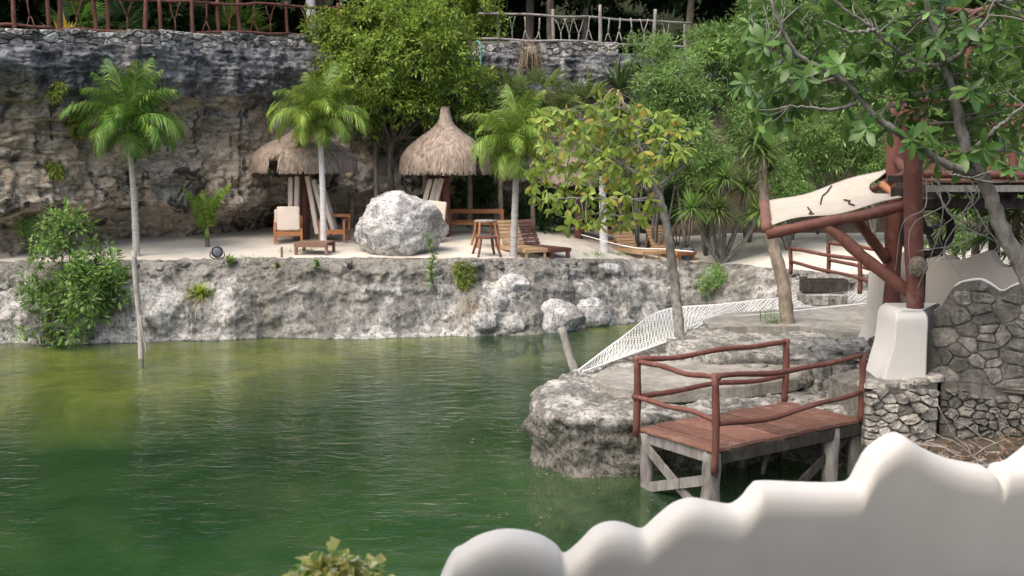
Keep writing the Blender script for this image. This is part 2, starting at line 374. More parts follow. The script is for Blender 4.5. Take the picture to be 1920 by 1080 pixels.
def water_mat():
    t = NT('water'); v = t.coord(); n = t.n
    sw = t.noise(t.coord((.7, .7, 1), (0, 0, .5)), .42, 5, .6, 1.6)
    sep = t.new('ShaderNodeSeparateXYZ'); t.L(v, sep.inputs[0])
    milky = t.new('ShaderNodeMapRange'); milky.inputs[1].default_value = -4; milky.inputs[2].default_value = 5; t.L(sep.outputs[0], milky.inputs[0])
    c = t.mix(t.ramp(sw, [(.38, 0), (.64, 1)]), (.015, .054, .019), (.040, .092, .033))
    f = t.math('MULTIPLY', milky.outputs[0], t.ramp(sw, [(.35, .2), (.62, 1)]))
    c = t.mix(f, c, (.10, .165, .088))
    df = t.new('ShaderNodeBsdfDiffuse'); t.L(c, df.inputs[0])
    tp = t.new('ShaderNodeBsdfTransparent'); tp.inputs[0].default_value = (.80, .86, .55, 1)
    body = t.new('ShaderNodeMixShader'); body.inputs[0].default_value = .56; t.L(df.outputs[0], body.inputs[1]); t.L(tp.outputs[0], body.inputs[2])
    w1 = t.noise(t.coord((1, 1.6, 1), (0, 0, .35)), 2.3, 3, .5, .7)
    w2 = t.noise(t.coord((1, 1.7, 1), (0, 0, -.3)), 7.0, 2, .5, .5)
    w3 = t.noise(v, .5, 2, .5)
    h = t.math('ADD', t.math('MULTIPLY', w1, 1.0), t.math('MULTIPLY', w2, .22))
    h = t.math('MULTIPLY', h, t.ramp(w3, [(.3, .45), (.65, 1)]))
    bp = t.new('ShaderNodeBump'); bp.inputs['Strength'].default_value = .52; bp.inputs['Distance'].default_value = .07; t.L(h, bp.inputs['Height'])
    gl = t.new('ShaderNodeBsdfGlossy'); gl.inputs['Roughness'].default_value = .04; t.L(bp.outputs[0], gl.inputs['Normal'])
    fr = t.new('ShaderNodeFresnel'); fr.inputs[0].default_value = 1.33; t.L(bp.outputs[0], fr.inputs['Normal'])
    mx = t.new('ShaderNodeMixShader'); t.L(fr.outputs[0], mx.inputs[0]); t.L(body.outputs[0], mx.inputs[1]); t.L(gl.outputs[0], mx.inputs[2])
    t.L(mx.outputs[0], t.out.inputs[0]); M['water'] = t.m
water_mat()
def bed_mat():
    t = NT('pond_bed'); v = t.coord(); sep = t.new('ShaderNodeSeparateXYZ'); t.L(v, sep.inputs[0])
    n = t.noise(v, .9, 8, .66, .5)
    sh = t.mix(t.ramp(n, [(.35, 0), (.65, 1)]), (.24, .22, .075), (.58, .52, .22))
    mr = t.new('ShaderNodeMapRange'); mr.inputs[1].default_value = -1.2; mr.inputs[2].default_value = -.6; t.L(sep.outputs[2], mr.inputs[0])
    c = t.mix(mr.outputs[0], (.02, .07, .02), sh); t.bump(n, .3, .05); M['bed'] = t.fin(c, .95, .05)
bed_mat()

# ================================================================ SETTING
def grid_mesh(name, pts, nu, nv, sm=True):
    """pts (nu,nv,3)"""
    idx = np.arange(nu * nv).reshape(nu, nv)
    q = np.stack([idx[:-1, :-1], idx[1:, :-1], idx[1:, 1:], idx[:-1, 1:]], -1).reshape(-1, 4)
    return fast_mesh(name, pts.reshape(-1, 3), q, sm)
def polyl(pts, n):
    """dense resample of a polyline of Vectors/tuples (numpy)"""
    a = np.array([tuple(p) for p in pts], float); d = np.r_[0, np.cumsum(np.linalg.norm(np.diff(a, axis=0), axis=1))]
    s = np.linspace(0, d[-1], n); return np.stack([np.interp(s, d, a[:, k]) for k in range(a.shape[1])], -1)
# --- terrace edge and height
EDGE = [(-500, 497, 1.80), (0, 494, 1.80), (200, 493, 1.80), (450, 488, 1.80), (640, 486, 1.80), (900, 488, 1.78), (1100, 488, 1.62), (1200, 489, 1.43), (1300, 494, 1.36), (1400, 500, 1.40), (1480, 508, 1.45), (1560, 516, 1.45), (1700, 520, 1.45), (2100, 520, 1.45)]
EP = np.array([tuple(G(a, b, c)) for a, b, c in EDGE])
def edge_y(x): return np.interp(x, EP[:, 0], EP[:, 1])
def edge_z(x): return np.interp(x, EP[:, 0], EP[:, 2])
def zt(x, y): return edge_z(x) + np.clip(.07 * (y - edge_y(x)), -.05, .42)
def T(px, py, dz=0.0):
    """point on the sand terrace under a pixel"""
    d = ray(px, py)
    for k in range(4000):
        y = 24 + k * .01; t = y / d.y; x = d.x * t; z = CH + d.z * t
        if z <= zt(x, y) + dz: return Vector((x, y, float(zt(x, y))))
    return Vector((x, y, float(zt(x, y))))
# --- sand terrace
nu, nv = 170, 80
xs = np.linspace(-19, 22, nu); pts = np.zeros((nu, nv, 3))
for i, x in enumerate(xs):
    y0 = edge_y(x) + .25; ys = y0 + (46 - y0) * np.linspace(0, 1, nv) ** 1.4
    pts[i, :, 0] = x; pts[i, :, 1] = ys; pts[i, :, 2] = zt(x, ys)
f = pts.reshape(-1, 3); n1 = fbm(f * np.array([1.6, 1.6, 1]), 4); pts[:, :, 2] += (n1 * .045).reshape(nu, nv)
tag(link('sand_terrace', grid_mesh('sand_terrace', pts, nu, nv), M['sand']), 'pale sand terrace between the cliff and the low rock bank', kind='structure')
# --- low rock bank
BOT = [(-500, 648), (0, 645), (200, 641), (500, 633), (700, 633), (870, 629), (1000, 628), (1100, 613), (1200, 601), (1260, 592), (1320, 596), (1400, 610), (1480, 625), (1700, 628), (2100, 628)]
bp_ = np.array([tuple(G(a, b, 0)) for a, b in BOT])
nu, nv = 620, 84
xs = np.linspace(-17, 13, nu); by = np.interp(xs, bp_[:, 0], bp_[:, 1]); ty = edge_y(xs); tz = edge_z(xs)
pts = np.zeros((nu, nv, 3))
for j in range(nv):
    if j < 62:
        v = j / 61.0; z = -.7 + (tz + .7) * v
        vv = np.clip(z / tz, 0, 1)
        prof = np.interp(vv, [0, .06, .3, .62, .72, .86, 1], [0, .10, .16, .38, .60, .66, 1.0])
        y = by + (ty - by) * prof - np.where(z < 0, 0.10 * (-z), 0)
    else:
        w = (j - 61) / 22.0; z = tz - .02 * w; y = ty + 1.1 * w
    pts[:, j, 0] = xs; pts[:, j, 1] = y; pts[:, j, 2] = z
f = pts.reshape(-1, 3).copy(); vcol = np.tile(np.arange(nv), nu)
lo = fbm(f * np.array([.55, .55, .55]), 4); mi = fbm(f * 1.7 + 9, 4, .55, True); hi = fbm(f * 6 + 4, 3, .6)
amp = np.where(vcol < 62, smooth(0, 10, vcol), 1 - smooth(61, 76, vcol) * .9)
blkb = fbm(f * np.array([.8, .8, 1.1]) + 61, 2, .5, True)
out = (lo * .60 + blkb * .12 + mi * .075 + fbm(f * 13 + 4, 2, .6) * .035 + hi * .08 * (1 + 1.2 * smooth(38, 48, vcol))) * amp
fade = 1 - smooth(54, 62, vcol) * .75
f[:, 1] -= out * fade; f[:, 2] += (fbm(f * 3.1 + 30, 3) * .11 + mi * .06) * amp * np.where(vcol > 50, .8, .35)
f[:, 2] -= smooth(66, 83, vcol) * .12
tag(link('rock_bank', grid_mesh('rock_bank', f.reshape(nu, nv, 3), nu, nv), M['limestone']), 'low whitish limestone bank between the green water and the sand', kind='structure')
# --- cliff
cb = [(-21, 25.2)] + [(T(a, b).x * (1 + e_ / 30), T(a, b).y + e_) for a, b, e_ in ((0, 489, .3), (110, 479, .6), (200, 470, .8), (330, 459, 1.0), (500, 446, 1.3), (620, 438, 1.3), (720, 431, 1.2))]
cb += [tuple(P(a, 300, y))[:2] for a, y in ((900, 36.6), (1140, 37.6), (1300, 39.2), (1700, 41.5), (2300, 43))]
nu, nv = 760, 210
cl = polyl(cb, nu)
for _ in range(40): cl[1:-1] = .25 * cl[:-2] + .5 * cl[1:-1] + .25 * cl[2:]
tg = np.gradient(cl, axis=0); tg /= np.linalg.norm(tg, axis=1)[:, None]; nrm = np.stack([tg[:, 1], -tg[:, 0]], -1)
ztop = np.interp(cl[:, 0], [-13, -6, 1.5, 6, 14], [6.98, 7.50, 7.55, 7.6, 7.6])
pz = [0, .10, .18, .30, .45, .56, .66, .74, .80, .88, .95, 1.0]
po = [.10, -1.05, -.85, .25, .25, .10, .05, .25, .80, 1.15, 1.18, 1.0]
pts = np.zeros((nu, nv, 3)); NB = 190
vsh = .13 * fbm(np.stack([cl[:, 0] * .30, cl[:, 1] * .1, 0 * cl[:, 0] + 4.4], -1), 3)
for j in range(nv):
    if j < NB:
        v = j / (NB - 1.0); z = 1.5 + (ztop - 1.5) * v; o = np.interp(v + vsh * math.sin(math.pi * min(1, v * 1.05)), pz, po)
    else:
        w = (j - NB + 1) / (nv - NB); z = ztop + .05 * w; o = 1.0 - 3.2 * w
    sh = cl[:, 0] * .6
    mod = 1 + .5 * fbm(np.stack([cl[:, 0] * .22, cl[:, 1] * .22, z * .3 + 5], -1), 2)
    pts[:, j, 0] = cl[:, 0] + nrm[:, 0] * o * mod; pts[:, j, 1] = cl[:, 1] + nrm[:, 1] * o * mod; pts[:, j, 2] = z
f = pts.reshape(-1, 3).copy(); vcol = np.tile(np.arange(nv), nu)
N2 = np.repeat(nrm, nv, axis=0)
lo = fbm(f * .42 + 3, 3); md = fbm(f * 1.25 + 8, 5, .55, True)
bedn = fbm(f * np.array([.5, .5, 4.5]) + np.array([0, 0, 1]) * (f[:, :1] * .35), 4, .6)
blk = fbm(f * 2.4 + 40, 4, .6, True); hi = fbm(f * 7 + 2, 3, .6)
up = smooth(5.3, 6.0, f[:, 2]); mid = smooth(3.6, 4.4, f[:, 2]) * (1 - up)
d = lo * (.62 + .3 * up) - .12 * (1 - up) + (blk * .14 + bedn * .13 + fbm(f * 5 + 77, 3, .6, True) * .07) * up + fbm(f * np.array([.75, .75, 1.0]) + 23, 3, .5, True) * .42 * (1 - up) * (1 - .5 * mid) + md * .20 * (1 - .4 * up) + bedn * (.06 + .26 * mid * smooth(-.1, .25, fbm(f * np.array([.22, .22, .3]) + 91, 2) + .012 * (f[:, 0] + 7))) + (blk * .30 + fbm(f * 4.6 + 12, 3, .6, True) * .10) * (1 - up) * (1 - .35 * mid) + hi * .06 + fbm(f * np.array([1.5, 1.5, .35]) + 70, 3) * .22 * up
d *= 1 - smooth(NB, nv - 4, vcol)
f[:, 0] += N2[:, 0] * d; f[:, 1] += N2[:, 1] * d; f[:, 2] += (blk * .08 + fbm(f * .9, 3) * .10) * smooth(0, 12, vcol)
CL_TOP = f.reshape(nu, nv, 3)[:, NB - 2, :]       # front lip of the cliff
tag(link('cliff', grid_mesh('cliff', f.reshape(nu, nv, 3), nu, nv), M['cliff']), 'overhanging limestone cliff, dark grey above and tan below', kind='structure')
def lip(px):
    """point on the cliff lip seen at photo column px"""
    r = (px - 960) / F / cp; k = int(np.argmin(np.abs(CL_TOP[:, 0] / CL_TOP[:, 1] - r * .985))); return Vector(CL_TOP[k])
# --- plateau and jungle hill behind
nu, nv = 70, 50
xs = np.linspace(-45, 45, nu); pts = np.zeros((nu, nv, 3)); cx, cy = cl[:, 0] + nrm[:, 0] * .2, cl[:, 1] + nrm[:, 1] * .2
o_ = np.argsort(cx)
for i, x in enumerate(xs):
    y0 = np.interp(x, cx[o_], cy[o_]) + .5; ys = y0 + (85 - y0) * np.linspace(0, 1, nv) ** 1.6
    pts[i, :, 0] = x; pts[i, :, 1] = ys; pts[i, :, 2] = np.interp(x, [-13, -6, 1.5, 6], [7.0, 7.5, 7.55, 7.6]) + .04 + smooth(6, 30, ys - y0) * 9
f = pts.reshape(-1, 3); f[:, 2] += fbm(f * .3, 3) * .25 * np.tile(np.linspace(0, 1, nv), nu)
tag(link('plateau', grid_mesh('plateau', pts, nu, nv), M['jungle_floor_shade']), 'forest floor coloured near black as shade, rising behind the fence on the cliff', kind='structure')
# --- right hillside under the shrubs
nu, nv = 60, 40
xs = np.linspace(3.2, 26, nu); ys = np.linspace(32.5, 47, nv); pts = np.zeros((nu, nv, 3))
X, Y = np.meshgrid(xs, ys, indexing='ij')
Z = 1.2 + smooth(0, 1, np.clip((Y - 35.5) / 6.5, 0, 1)) * 6.0 * smooth(3.4, 6.5, X)
pts = np.stack([X, Y, Z], -1); f = pts.reshape(-1, 3); f[:, 2] += fbm(f * .7, 4) * .35
tag(link('hillside', grid_mesh('hillside', pts, nu, nv), M['soil']), 'earth slope under the green shrubs', kind='structure')
# --- pond: bed and water
SHELF = [(-600, 745), (0, 745), (250, 752), (330, 742), (430, 716), (560, 692), (700, 668), (900, 652), (1000, 648), (1300, 620), (2100, 600)]
sb = np.array([tuple(G(a, b, -.22)) for a, b in SHELF])
nu, nv = 150, 300
xs = np.linspace(-22, 16, nu); ys = np.linspace(3, 36, nv); X, Y = np.meshgrid(xs, ys, indexing='ij')
q = np.stack([X.ravel(), Y.ravel(), 0 * X.ravel()], -1); nn = fbm(q * .5, 4).reshape(nu, nv)
yb = np.interp(X, sb[:, 0], sb[:, 1]) + nn * .8
yk = np.interp(X, bp_[:, 0], bp_[:, 1])
Z = -3.2 + smooth(-.35, .35, Y - yb) * 2.97 + nn * .05
Z = np.where(Y > yb, np.minimum(Z + smooth(2.6, .1, yk - Y) * .20, -.03), Z)
tag(link('pond_bed', grid_mesh('pond_bed', np.stack([X, Y, Z], -1), nu, nv), M['bed']), 'algae covered bed with a shallow shelf below the bank', kind='structure')
wm = MB().add([(-30, 2, 0), (16, 2, 0), (16, 36, 0), (-30, 36, 0)], [(0, 1, 2, 3)])
tag(wm.build('water', M['water']), 'rippled murky green water of the pond', kind='structure')
# --- rock ledge (promontory) with the plaza behind it
def prism(mb, poly, z0, z1):
    n = len(poly); vs = [(x, y, z0) for x, y in poly] + [(x, y, z1) for x, y in poly]
    fs = [tuple(range(n))[::-1], tuple(range(n, 2 * n))] + [(i, (i + 1) % n, n + (i + 1) % n, n + i) for i in range(n)]
    return mb.add(vs, fs)
def gp(l, z): return [tuple(G(a, b, z))[:2] for a, b in l]
mb = MB()
front = [(1000, 762), (1030, 775), (1080, 782), (1200, 782), (1330, 772), (1470, 752)]
prism(mb, gp(front + [(1550, 762), (1620, 776), (1640, 770), (2300, 770), (2300, 640), (1640, 585), (1330, 605), (1275, 622), (1185, 655), (1095, 690), (1040, 715)], .85), -1.0, .80)
prism(mb, gp([(1130, 692), (1290, 650), (1420, 690), (1440, 730), (1300, 735), (1180, 735)], .9), .2, .90)
prism(mb, gp([(1255, 640), (1290, 618), (1345, 592), (1640, 566), (2300, 566), (2300, 690), (1670, 690), (1660, 668), (1500, 672), (1380, 668), (1300, 662)], 1.15), .2, 1.16)
me = voxel(mb, 'rock_ledge', .05)
def dl(V, N):
    a = fbm(V * .9 + 5, 4, .55); b = fbm(V * 2.6 + 2, 4, .6, True); c = fbm(V * 8, 3, .6)
    top = smooth(.6, .95, N[:, 2]); back = smooth(20.2, 21.0, V[:, 1])
    st = fbm(V * np.array([.8, .8, 5]) + 11, 3, .6); big = fbm(V * .5 + 50, 3)
    k = (big * .35 + a * .17 + b * .11 + st * .12 * (1 - top) + c * .06) * (1 - .45 * top) * (1 - .8 * back)
    W = V + N * k[:, None]; W[:, 2] += top * (1 - back) * (fbm(V * 1.4 + 90, 4, .6) * .10); return W
displaced(me, dl)
tag(link('rock_ledge', me, M['ledge_stone']), 'pale limestone ledge jutting into the water behind the wooden deck', kind='structure')
# plaza pavement (smooth concrete)
pl = gp([(1318, 600), (1360, 588), (1640, 566), (1700, 566), (1700, 630), (1640, 632), (1500, 612), (1400, 612), (1330, 614)], 1.25)
mb = MB(); prism(mb, pl, 1.0, 1.25)
tag(mb.build('pavement', M['concrete']), 'worn concrete pavement between the netting and the stone steps', kind='structure')
# stone steps: flat flags in front of the pavement
def flag(mb, cx, cy, rx, ry, z0, z1, rg, n=11):
    ph = rg.uniform(0, 6); poly = []
    for k in range(n):
        a = 2 * math.pi * k / n + ph; q = rg.uniform(.86, 1.08); poly.append((cx + rx * q * math.cos(a), cy + ry * q * math.sin(a)))
    vs = []; 
    for (s, z) in ((1, z0), (1, z1 - .02), (.95, z1)):
        vs += [(cx + (x - cx) * s, cy + (y - cy) * s, z) for x, y in poly]
    fs = [(l * n + i, l * n + (i + 1) % n, (l + 1) * n + (i + 1) % n, (l + 1) * n + i) for l in range(2) for i in range(n)] + [tuple(range(2 * n, 3 * n))]
    return mb.add(vs, fs)
steps = tag(bpy.data.objects.new('stone_steps', None), 'low irregular steps of flat grey stones up to the pavement', kind='structure'); COL.objects.link(steps)
rg = random.Random(5)
for (z, y0, y1, x0, x1, nx, ny) in ((1.22, 646, 660, 1345, 1665, 7, 2), (1.06, 676, 690, 1395, 1660, 5, 1), (.93, 700, 782, 1500, 1640, 3, 3)):
    for j in range(ny):
        for i in range(nx):
            px = x0 + (x1 - x0) * (i + .5 + rg.uniform(-.15, .15)) / nx; py = y0 + (y1 - y0) * (j + .5) / ny
            zz = z - .05 * rg.random() - (.06 * j if z < 1 else 0); c = G(px, py, zz); w = (x1 - x0) / nx / F * c.y * .5
            m_ = flag(MB(), c.x, c.y, w * .97, w * rg.uniform(.75, 1.1) if ny < 3 else w * .8, zz - .22, zz, rg)
            m_.build('stone', M['ledge_stone'], steps)
# round concrete slab on the ledge
sl_px = [(1113, 708), (1130, 720), (1180, 729), (1260, 729), (1400, 721), (1500, 706), (1525, 690), (1490, 675), (1400, 672), (1280, 676), (1180, 686), (1130, 696)]
mb = MB(); pp = polyl([G(a, b, 1.03) for a, b in sl_px] + [G(1113, 708, 1.03)], 48)[:-1]
n = len(pp); c0 = pp.mean(0); vs = []
for (s, z) in ((.97, .80), (1, .83), (1, 1.0), (.985, 1.03)): vs += [(c0[0] + (p[0] - c0[0]) * s, c0[1] + (p[1] - c0[1]) * s, z) for p in pp]
mb.add(vs, [(l * n + i, l * n + (i + 1) % n, (l + 1) * n + (i + 1) % n, (l + 1) * n + i) for l in range(3) for i in range(n)] + [tuple(range(3 * n, 4 * n))])
tag(mb.build('concrete_slab', M['concrete']), 'rounded concrete slab lying on the rock ledge beside the deck', 'slab')
# --- near right bank behind the foreground wall
nu, nv = 90, 90
xs = np.linspace(4.3, 16, nu); ys = np.linspace(4.0, 15.6, nv); X, Y = np.meshgrid(xs, ys, indexing='ij')
q = np.stack([X.ravel(), Y.ravel(), 0 * X.ravel()], -1); nn = fbm(q * 1.3, 4).reshape(nu, nv)
Z = -.6 + smooth(4.45, 5.4, X + nn * .25) * (1.0 + .12 * (X - 5.2).clip(0, 5)) + nn * .12 + smooth(11, 5, Y) * 1.6 * smooth(4.6, 6, X)
tag(link('near_bank', grid_mesh('near_bank', np.stack([X, Y, Z], -1), nu, nv), M['soil']), 'earth bank at the foot of the rubble wall', kind='structure')
# floor the photographer stands on
mb = MB(); mb.box((-4.5, -7, -1.5), (7, 4.75, 2.42), .02)
tag(mb.build('viewing_floor', M['concrete']), 'concrete floor inside the foreground parapet', kind='structure')
# unseen thatched roof, added above the viewing floor to shade the parapet
sh_ = thing('added_shade_roof', (0, -1.5, 2.42), 'unseen thatched roof added to shade the parapet', 'added_shade_roof')
mb = MB(); mb.add([(-5, -6, 5.6), (7.5, -6, 5.6), (7.5, 3.3, 6.0), (-5, 3.3, 6.0), (-5, -1.9, 8.0), (7.5, -1.9, 8.0), (-4.8, -5.9, 5.4), (7.3, -5.9, 5.4), (7.3, 3.2, 5.8), (-4.8, 3.2, 5.8)],
    [(0, 1, 5, 4), (2, 3, 4, 5), (3, 0, 4), (1, 2, 5), (6, 9, 8, 7), (0, 6, 7, 1), (1, 7, 8, 2), (2, 8, 9, 3), (3, 9, 6, 0)]); mb.build('roof', M['thatch_core'], sh_)
for x in (-4.2, 6.6):
    for y in (-5.5, 2.7): log((x, y, 2.4), (x, y, 5.6), .11, .02, 8, 10).build('post', M['red_log'], sh_)

from mathutils.bvhtree import BVHTree
_bv = {}
def hit(px, py, *names):
    best = None
    for nm in names:
        if nm not in _bv:
            me = bpy.data.objects[nm].data; _bv[nm] = BVHTree.FromPolygons([v.co.copy() for v in me.vertices], [tuple(p.vertices) for p in me.polygons])
        h_, n_, i_, d_ = _bv[nm].ray_cast(Vector((0, 0, CH)), ray(px, py).normalized())
        if h_ is not None and (best is None or d_ < best[1]): best = (h_, d_)
    return best[0] if best else P(px, py, 27)

# ================================================================ ROCKS
def boulder(name, c, rad, seed, mat_, label, sub=5, planes=9, flat=.8, group=None, rough=.09, parent=None, cat='boulder'):
    rs = np.random.RandomState(seed); bm = bmesh.new(); bmesh.ops.create_icosphere(bm, subdivisions=sub, radius=1.0)
    me = bpy.data.meshes.new(name); bm.to_mesh(me); bm.free()
    n = len(me.vertices); V = np.empty(n * 3, dtype=np.float32); me.vertices.foreach_get('co', V); V = V.reshape(-1, 3).astype(float)
    D = V / np.linalg.norm(V, axis=1)[:, None]; r = np.full(n, 1.06)
    for k in range(planes):
        nd = rs.normal(size=3); nd /= np.linalg.norm(nd); dd = rs.uniform(flat - .06, flat + .14); ct = D @ nd
        r = np.minimum(r, np.where(ct > .05, dd / np.maximum(ct, .05), 9))
    V = D * r[:, None]
    V += D * (fbm(D * 1.6 + seed, 4)[:, None] * rough * 1.8 + fbm(D * 6 + seed, 4, .6, True)[:, None] * rough * .55)
    V *= np.array(rad); me.vertices.foreach_set('co', V.astype(np.float32).ravel()); me.polygons.foreach_set('use_smooth', np.ones(len(me.polygons), dtype=bool)); me.update()
    o = link(name, me, mat_, parent, loc=Vector(c), world=False)
    if label: tag(o, label, cat, group)
    return o
b0 = T(755, 478); s = b0.y / F
boulder('boulder', (P(752, 428, b0.y + .55)), (83 * s, 62 * s, 62 * s), 24, M['boulder_stone'], 'huge white pitted boulder resting on the sand by the bank', 6, 10, .84)
for i, (px, py, rx, ry, Y, sd, lab) in enumerate((
    (932, 567, 21, 24, 27.0, 3, 'egg-shaped pale rock lodged in the bank beside a round one'),
    (962, 538, 30, 22, 27.3, 4, 'flat-topped rock high on the bank below the natural lounger'),
    (908, 604, 25, 18, 26.8, 5, 'low whitish rock at the waterline beside the dry roots'),
    (1035, 604, 60, 38, 27.0, 6, 'broad whitish rock rounding into the water near the leaning post'),
    (960, 610, 24, 18, 26.7, 7, 'small grey rock at the waterline between two larger rocks'),
    (1100, 590, 46, 30, 28.0, 8, 'pale lumpy rock above the cove beside the broad rock'),
    (1140, 505, 26, 11, 27.6, 11, 'flat slab rock in the bank edge below the leaning rope'),
    (1512, 712, 14, 16, 16.6, 12, 'small upright stone at the end of the concrete slab'),
    (1640, 640, 12, 10, 18.6, 13, 'small mossy stone at the foot of the cream wall'))):
    c = P(px, py, Y)
    if i < 7: c = hit(px, py, 'rock_bank') + Vector((0, min(rx, ry) * .004, 0))
    k = c.y / F
    boulder('rock', c, (rx * k, min(rx, ry) * k * .9, ry * k), sd + 30, M['boulder_stone'] if i < 7 else M['ledge_stone'], lab, 4 if rx < 30 else 5, 8, .85, cat='rock')

# rubble strewn along the top of the bank
rs = np.random.RandomState(12); V_ = []; F_ = []; nb_ = 0
bm = bmesh.new(); bmesh.ops.create_icosphere(bm, subdivisions=2, radius=1.0); iv = np.array([tuple(v.co) for v in bm.verts]); it = np.array([[v.index for v in f_.verts] for f_ in bm.faces]); bm.free()
for k in range(420):
    x = rs.uniform(-13.5, 8.5); y = float(edge_y(x)) + rs.uniform(-.28, .22); r_ = rs.uniform(.03, .11) * (1.4 if rs.rand() < .12 else 1); z = float(edge_z(x)) - .02 - max(0, float(edge_y(x)) - y) * .5
    sc_ = np.array([1.3, 1.0, .62]) * r_ * rs.uniform(.75, 1.25, 3); q_ = iv * (1 + .35 * perlin(iv * 1.3 + k * 3.1)[:, None]); a = rs.uniform(0, 6.28); ca, sa = math.cos(a), math.sin(a)
    q_ = q_ * sc_; q_ = np.stack([q_[:, 0] * ca - q_[:, 1] * sa, q_[:, 0] * sa + q_[:, 1] * ca, q_[:, 2]], -1) + np.array([x, y, z]); V_.append(q_); F_.append(it + nb_); nb_ += len(iv)
o = link('edge_rubble', fast_mesh('edge_rubble', np.concatenate(V_), np.concatenate(F_)), M['limestone']); tag(o, 'small loose stones strewn along the top edge of the rock bank', 'stones', kind='stuff')

# ================================================================ MASONRY
def clip_poly(poly, px, py, nx, ny):
    out = []; n = len(poly)
    for i in range(n):
        a, b = poly[i], poly[(i + 1) % n]; da = (a[0] - px) * nx + (a[1] - py) * ny; db = (b[0] - px) * nx + (b[1] - py) * ny
        if da <= 0: out.append(a)
        if (da < 0 < db) or (db < 0 < da):
            t = da / (da - db); out.append((a[0] + (b[0] - a[0]) * t, a[1] + (b[1] - a[1]) * t))
    return out
def stones(w, h, size, rg, top=None, asp=1.4, gap=.007, bottom=None):
    """Voronoi stones in a w x h rectangle -> list of polygons"""
    seeds = []; tries = 0
    while tries < 6000:
        tries += 1; p = (rg.uniform(0, w), rg.uniform(0, h)); sz = size * (.38 + 1.05 * rg.random() ** 1.4)
        if all(((p[0] - q[0]) / asp) ** 2 + (p[1] - q[1]) ** 2 > (.5 * (sz + q[2])) ** 2 for q in seeds): seeds.append((p[0], p[1], sz))
        if tries > 3000 and len(seeds) > w * h / (size * size * asp * .5): break
    out = []
    for i, s in enumerate(seeds):
        poly = [(0, 0), (w, 0), (w, h), (0, h)]
        for j, q in enumerate(seeds):
            if i == j or abs(q[0] - s[0]) > 4 * size * asp or abs(q[1] - s[1]) > 4 * size: continue
            nx, ny = (q[0] - s[0]) / asp ** 2, q[1] - s[1]; l = math.hypot(nx, ny); nx /= l; ny /= l
            mx, my = (q[0] + s[0]) / 2, (q[1] + s[1]) / 2
            poly = clip_poly(poly, mx - nx * gap, my - ny * gap, nx, ny)
            if len(poly) < 3: break
        if len(poly) < 3: continue
        if top:
            lim = min(top(s[0]), top(min(p[0] for p in poly)), top(max(p[0] for p in poly)), top(s[0] + .1), top(s[0] - .1)) - .02
            if lim < s[1] - .05: continue
            poly = clip_poly(poly, 0, lim, 0, 1)
            if len(poly) < 3: continue
        # subdivide and round off the corners
        for _ in range(2):
            qn = []
            for k in range(len(poly)):
                a, b = poly[k], poly[(k + 1) % len(poly)]
                qn += [(a[0] * .84 + b[0] * .16, a[1] * .84 + b[1] * .16), (a[0] * .16 + b[0] * .84, a[1] * .16 + b[1] * .84)]
            poly = qn
            break
        out.append((s, poly))
    return out
def stone_mesh(poly, c, O, ux, uz, un, depth, rg):
    """poly in wall coordinates, bulging along un"""
    n = len(poly); mb = MB(); vs = []; tilt = (rg.uniform(-.25, .25), rg.uniform(-.25, .25))
    for (s, d) in ((1.0, -.10), (.985, .6), (.93, .9), (.66, 1.0)):
        for (x, y) in poly:
            xx, yy = c[0] + (x - c[0]) * s, c[1] + (y - c[1]) * s
            dd = depth * d * rg.uniform(.85, 1.15) + (tilt[0] * (x - c[0]) + tilt[1] * (y - c[1])) * .4 * (d > 0)
            j_ = .008; vs.append(O + ux * (xx + rg.uniform(-j_, j_)) + uz * (yy + rg.uniform(-j_, j_)) + un * dd)
    fs = [(l * n + i, l * n + (i + 1) % n, (l + 1) * n + (i + 1) % n, (l + 1) * n + i) for l in range(3) for i in range(n)] + [tuple(range(3 * n, 4 * n))]
    return mb.add(vs, fs)
def masonry(root, A, B, h, size, rg, mat_, depth=.05, top=None, asp=1.4, bulge=1):
    A, B = Vector(A), Vector(B); ux = (B - A); ux.z = 0; w = ux.length; ux.normalize(); uz = Vector((0, 0, 1)); un = ux.cross(uz).normalized()
    k = 0
    for s, poly in stones(w, h, size, rg, top, asp):
        c = (sum(p[0] for p in poly) / len(poly), sum(p[1] for p in poly) / len(poly))
        if k >= 300: break
        stone_mesh(poly, c, A - un * depth * .35, ux, uz, un, depth * rg.uniform(.7, 1.5), rg).build('stone', mat_, root); k += 1
def wall_core(A, B, prof, thick, back=0.0):
    """solid wall whose top follows prof: list of (u metres, z)"""
    A, B = Vector(A), Vector(B); ux = (B - A); ux.z = 0; ux.normalize(); un = ux.cross(Vector((0, 0, 1))).normalized(); mb = MB()
    n = len(prof); vs = []
    for (u, z, zb) in prof:
        p = A + ux * u
        for (o, zz) in ((0, zb), (0, z), (-thick, z), (-thick, zb)): vs.append((p.x + un.x * o, p.y + un.y * o, zz))
    fs = []
    for i in range(n - 1):
        for k in range(4): fs.append((i * 4 + k, (i + 1) * 4 + k, (i + 1) * 4 + (k + 1) % 4, i * 4 + (k + 1) % 4))
    fs += [(3, 2, 1, 0), tuple((n - 1) * 4 + k for k in range(4))]
    return mb.add(vs, fs)
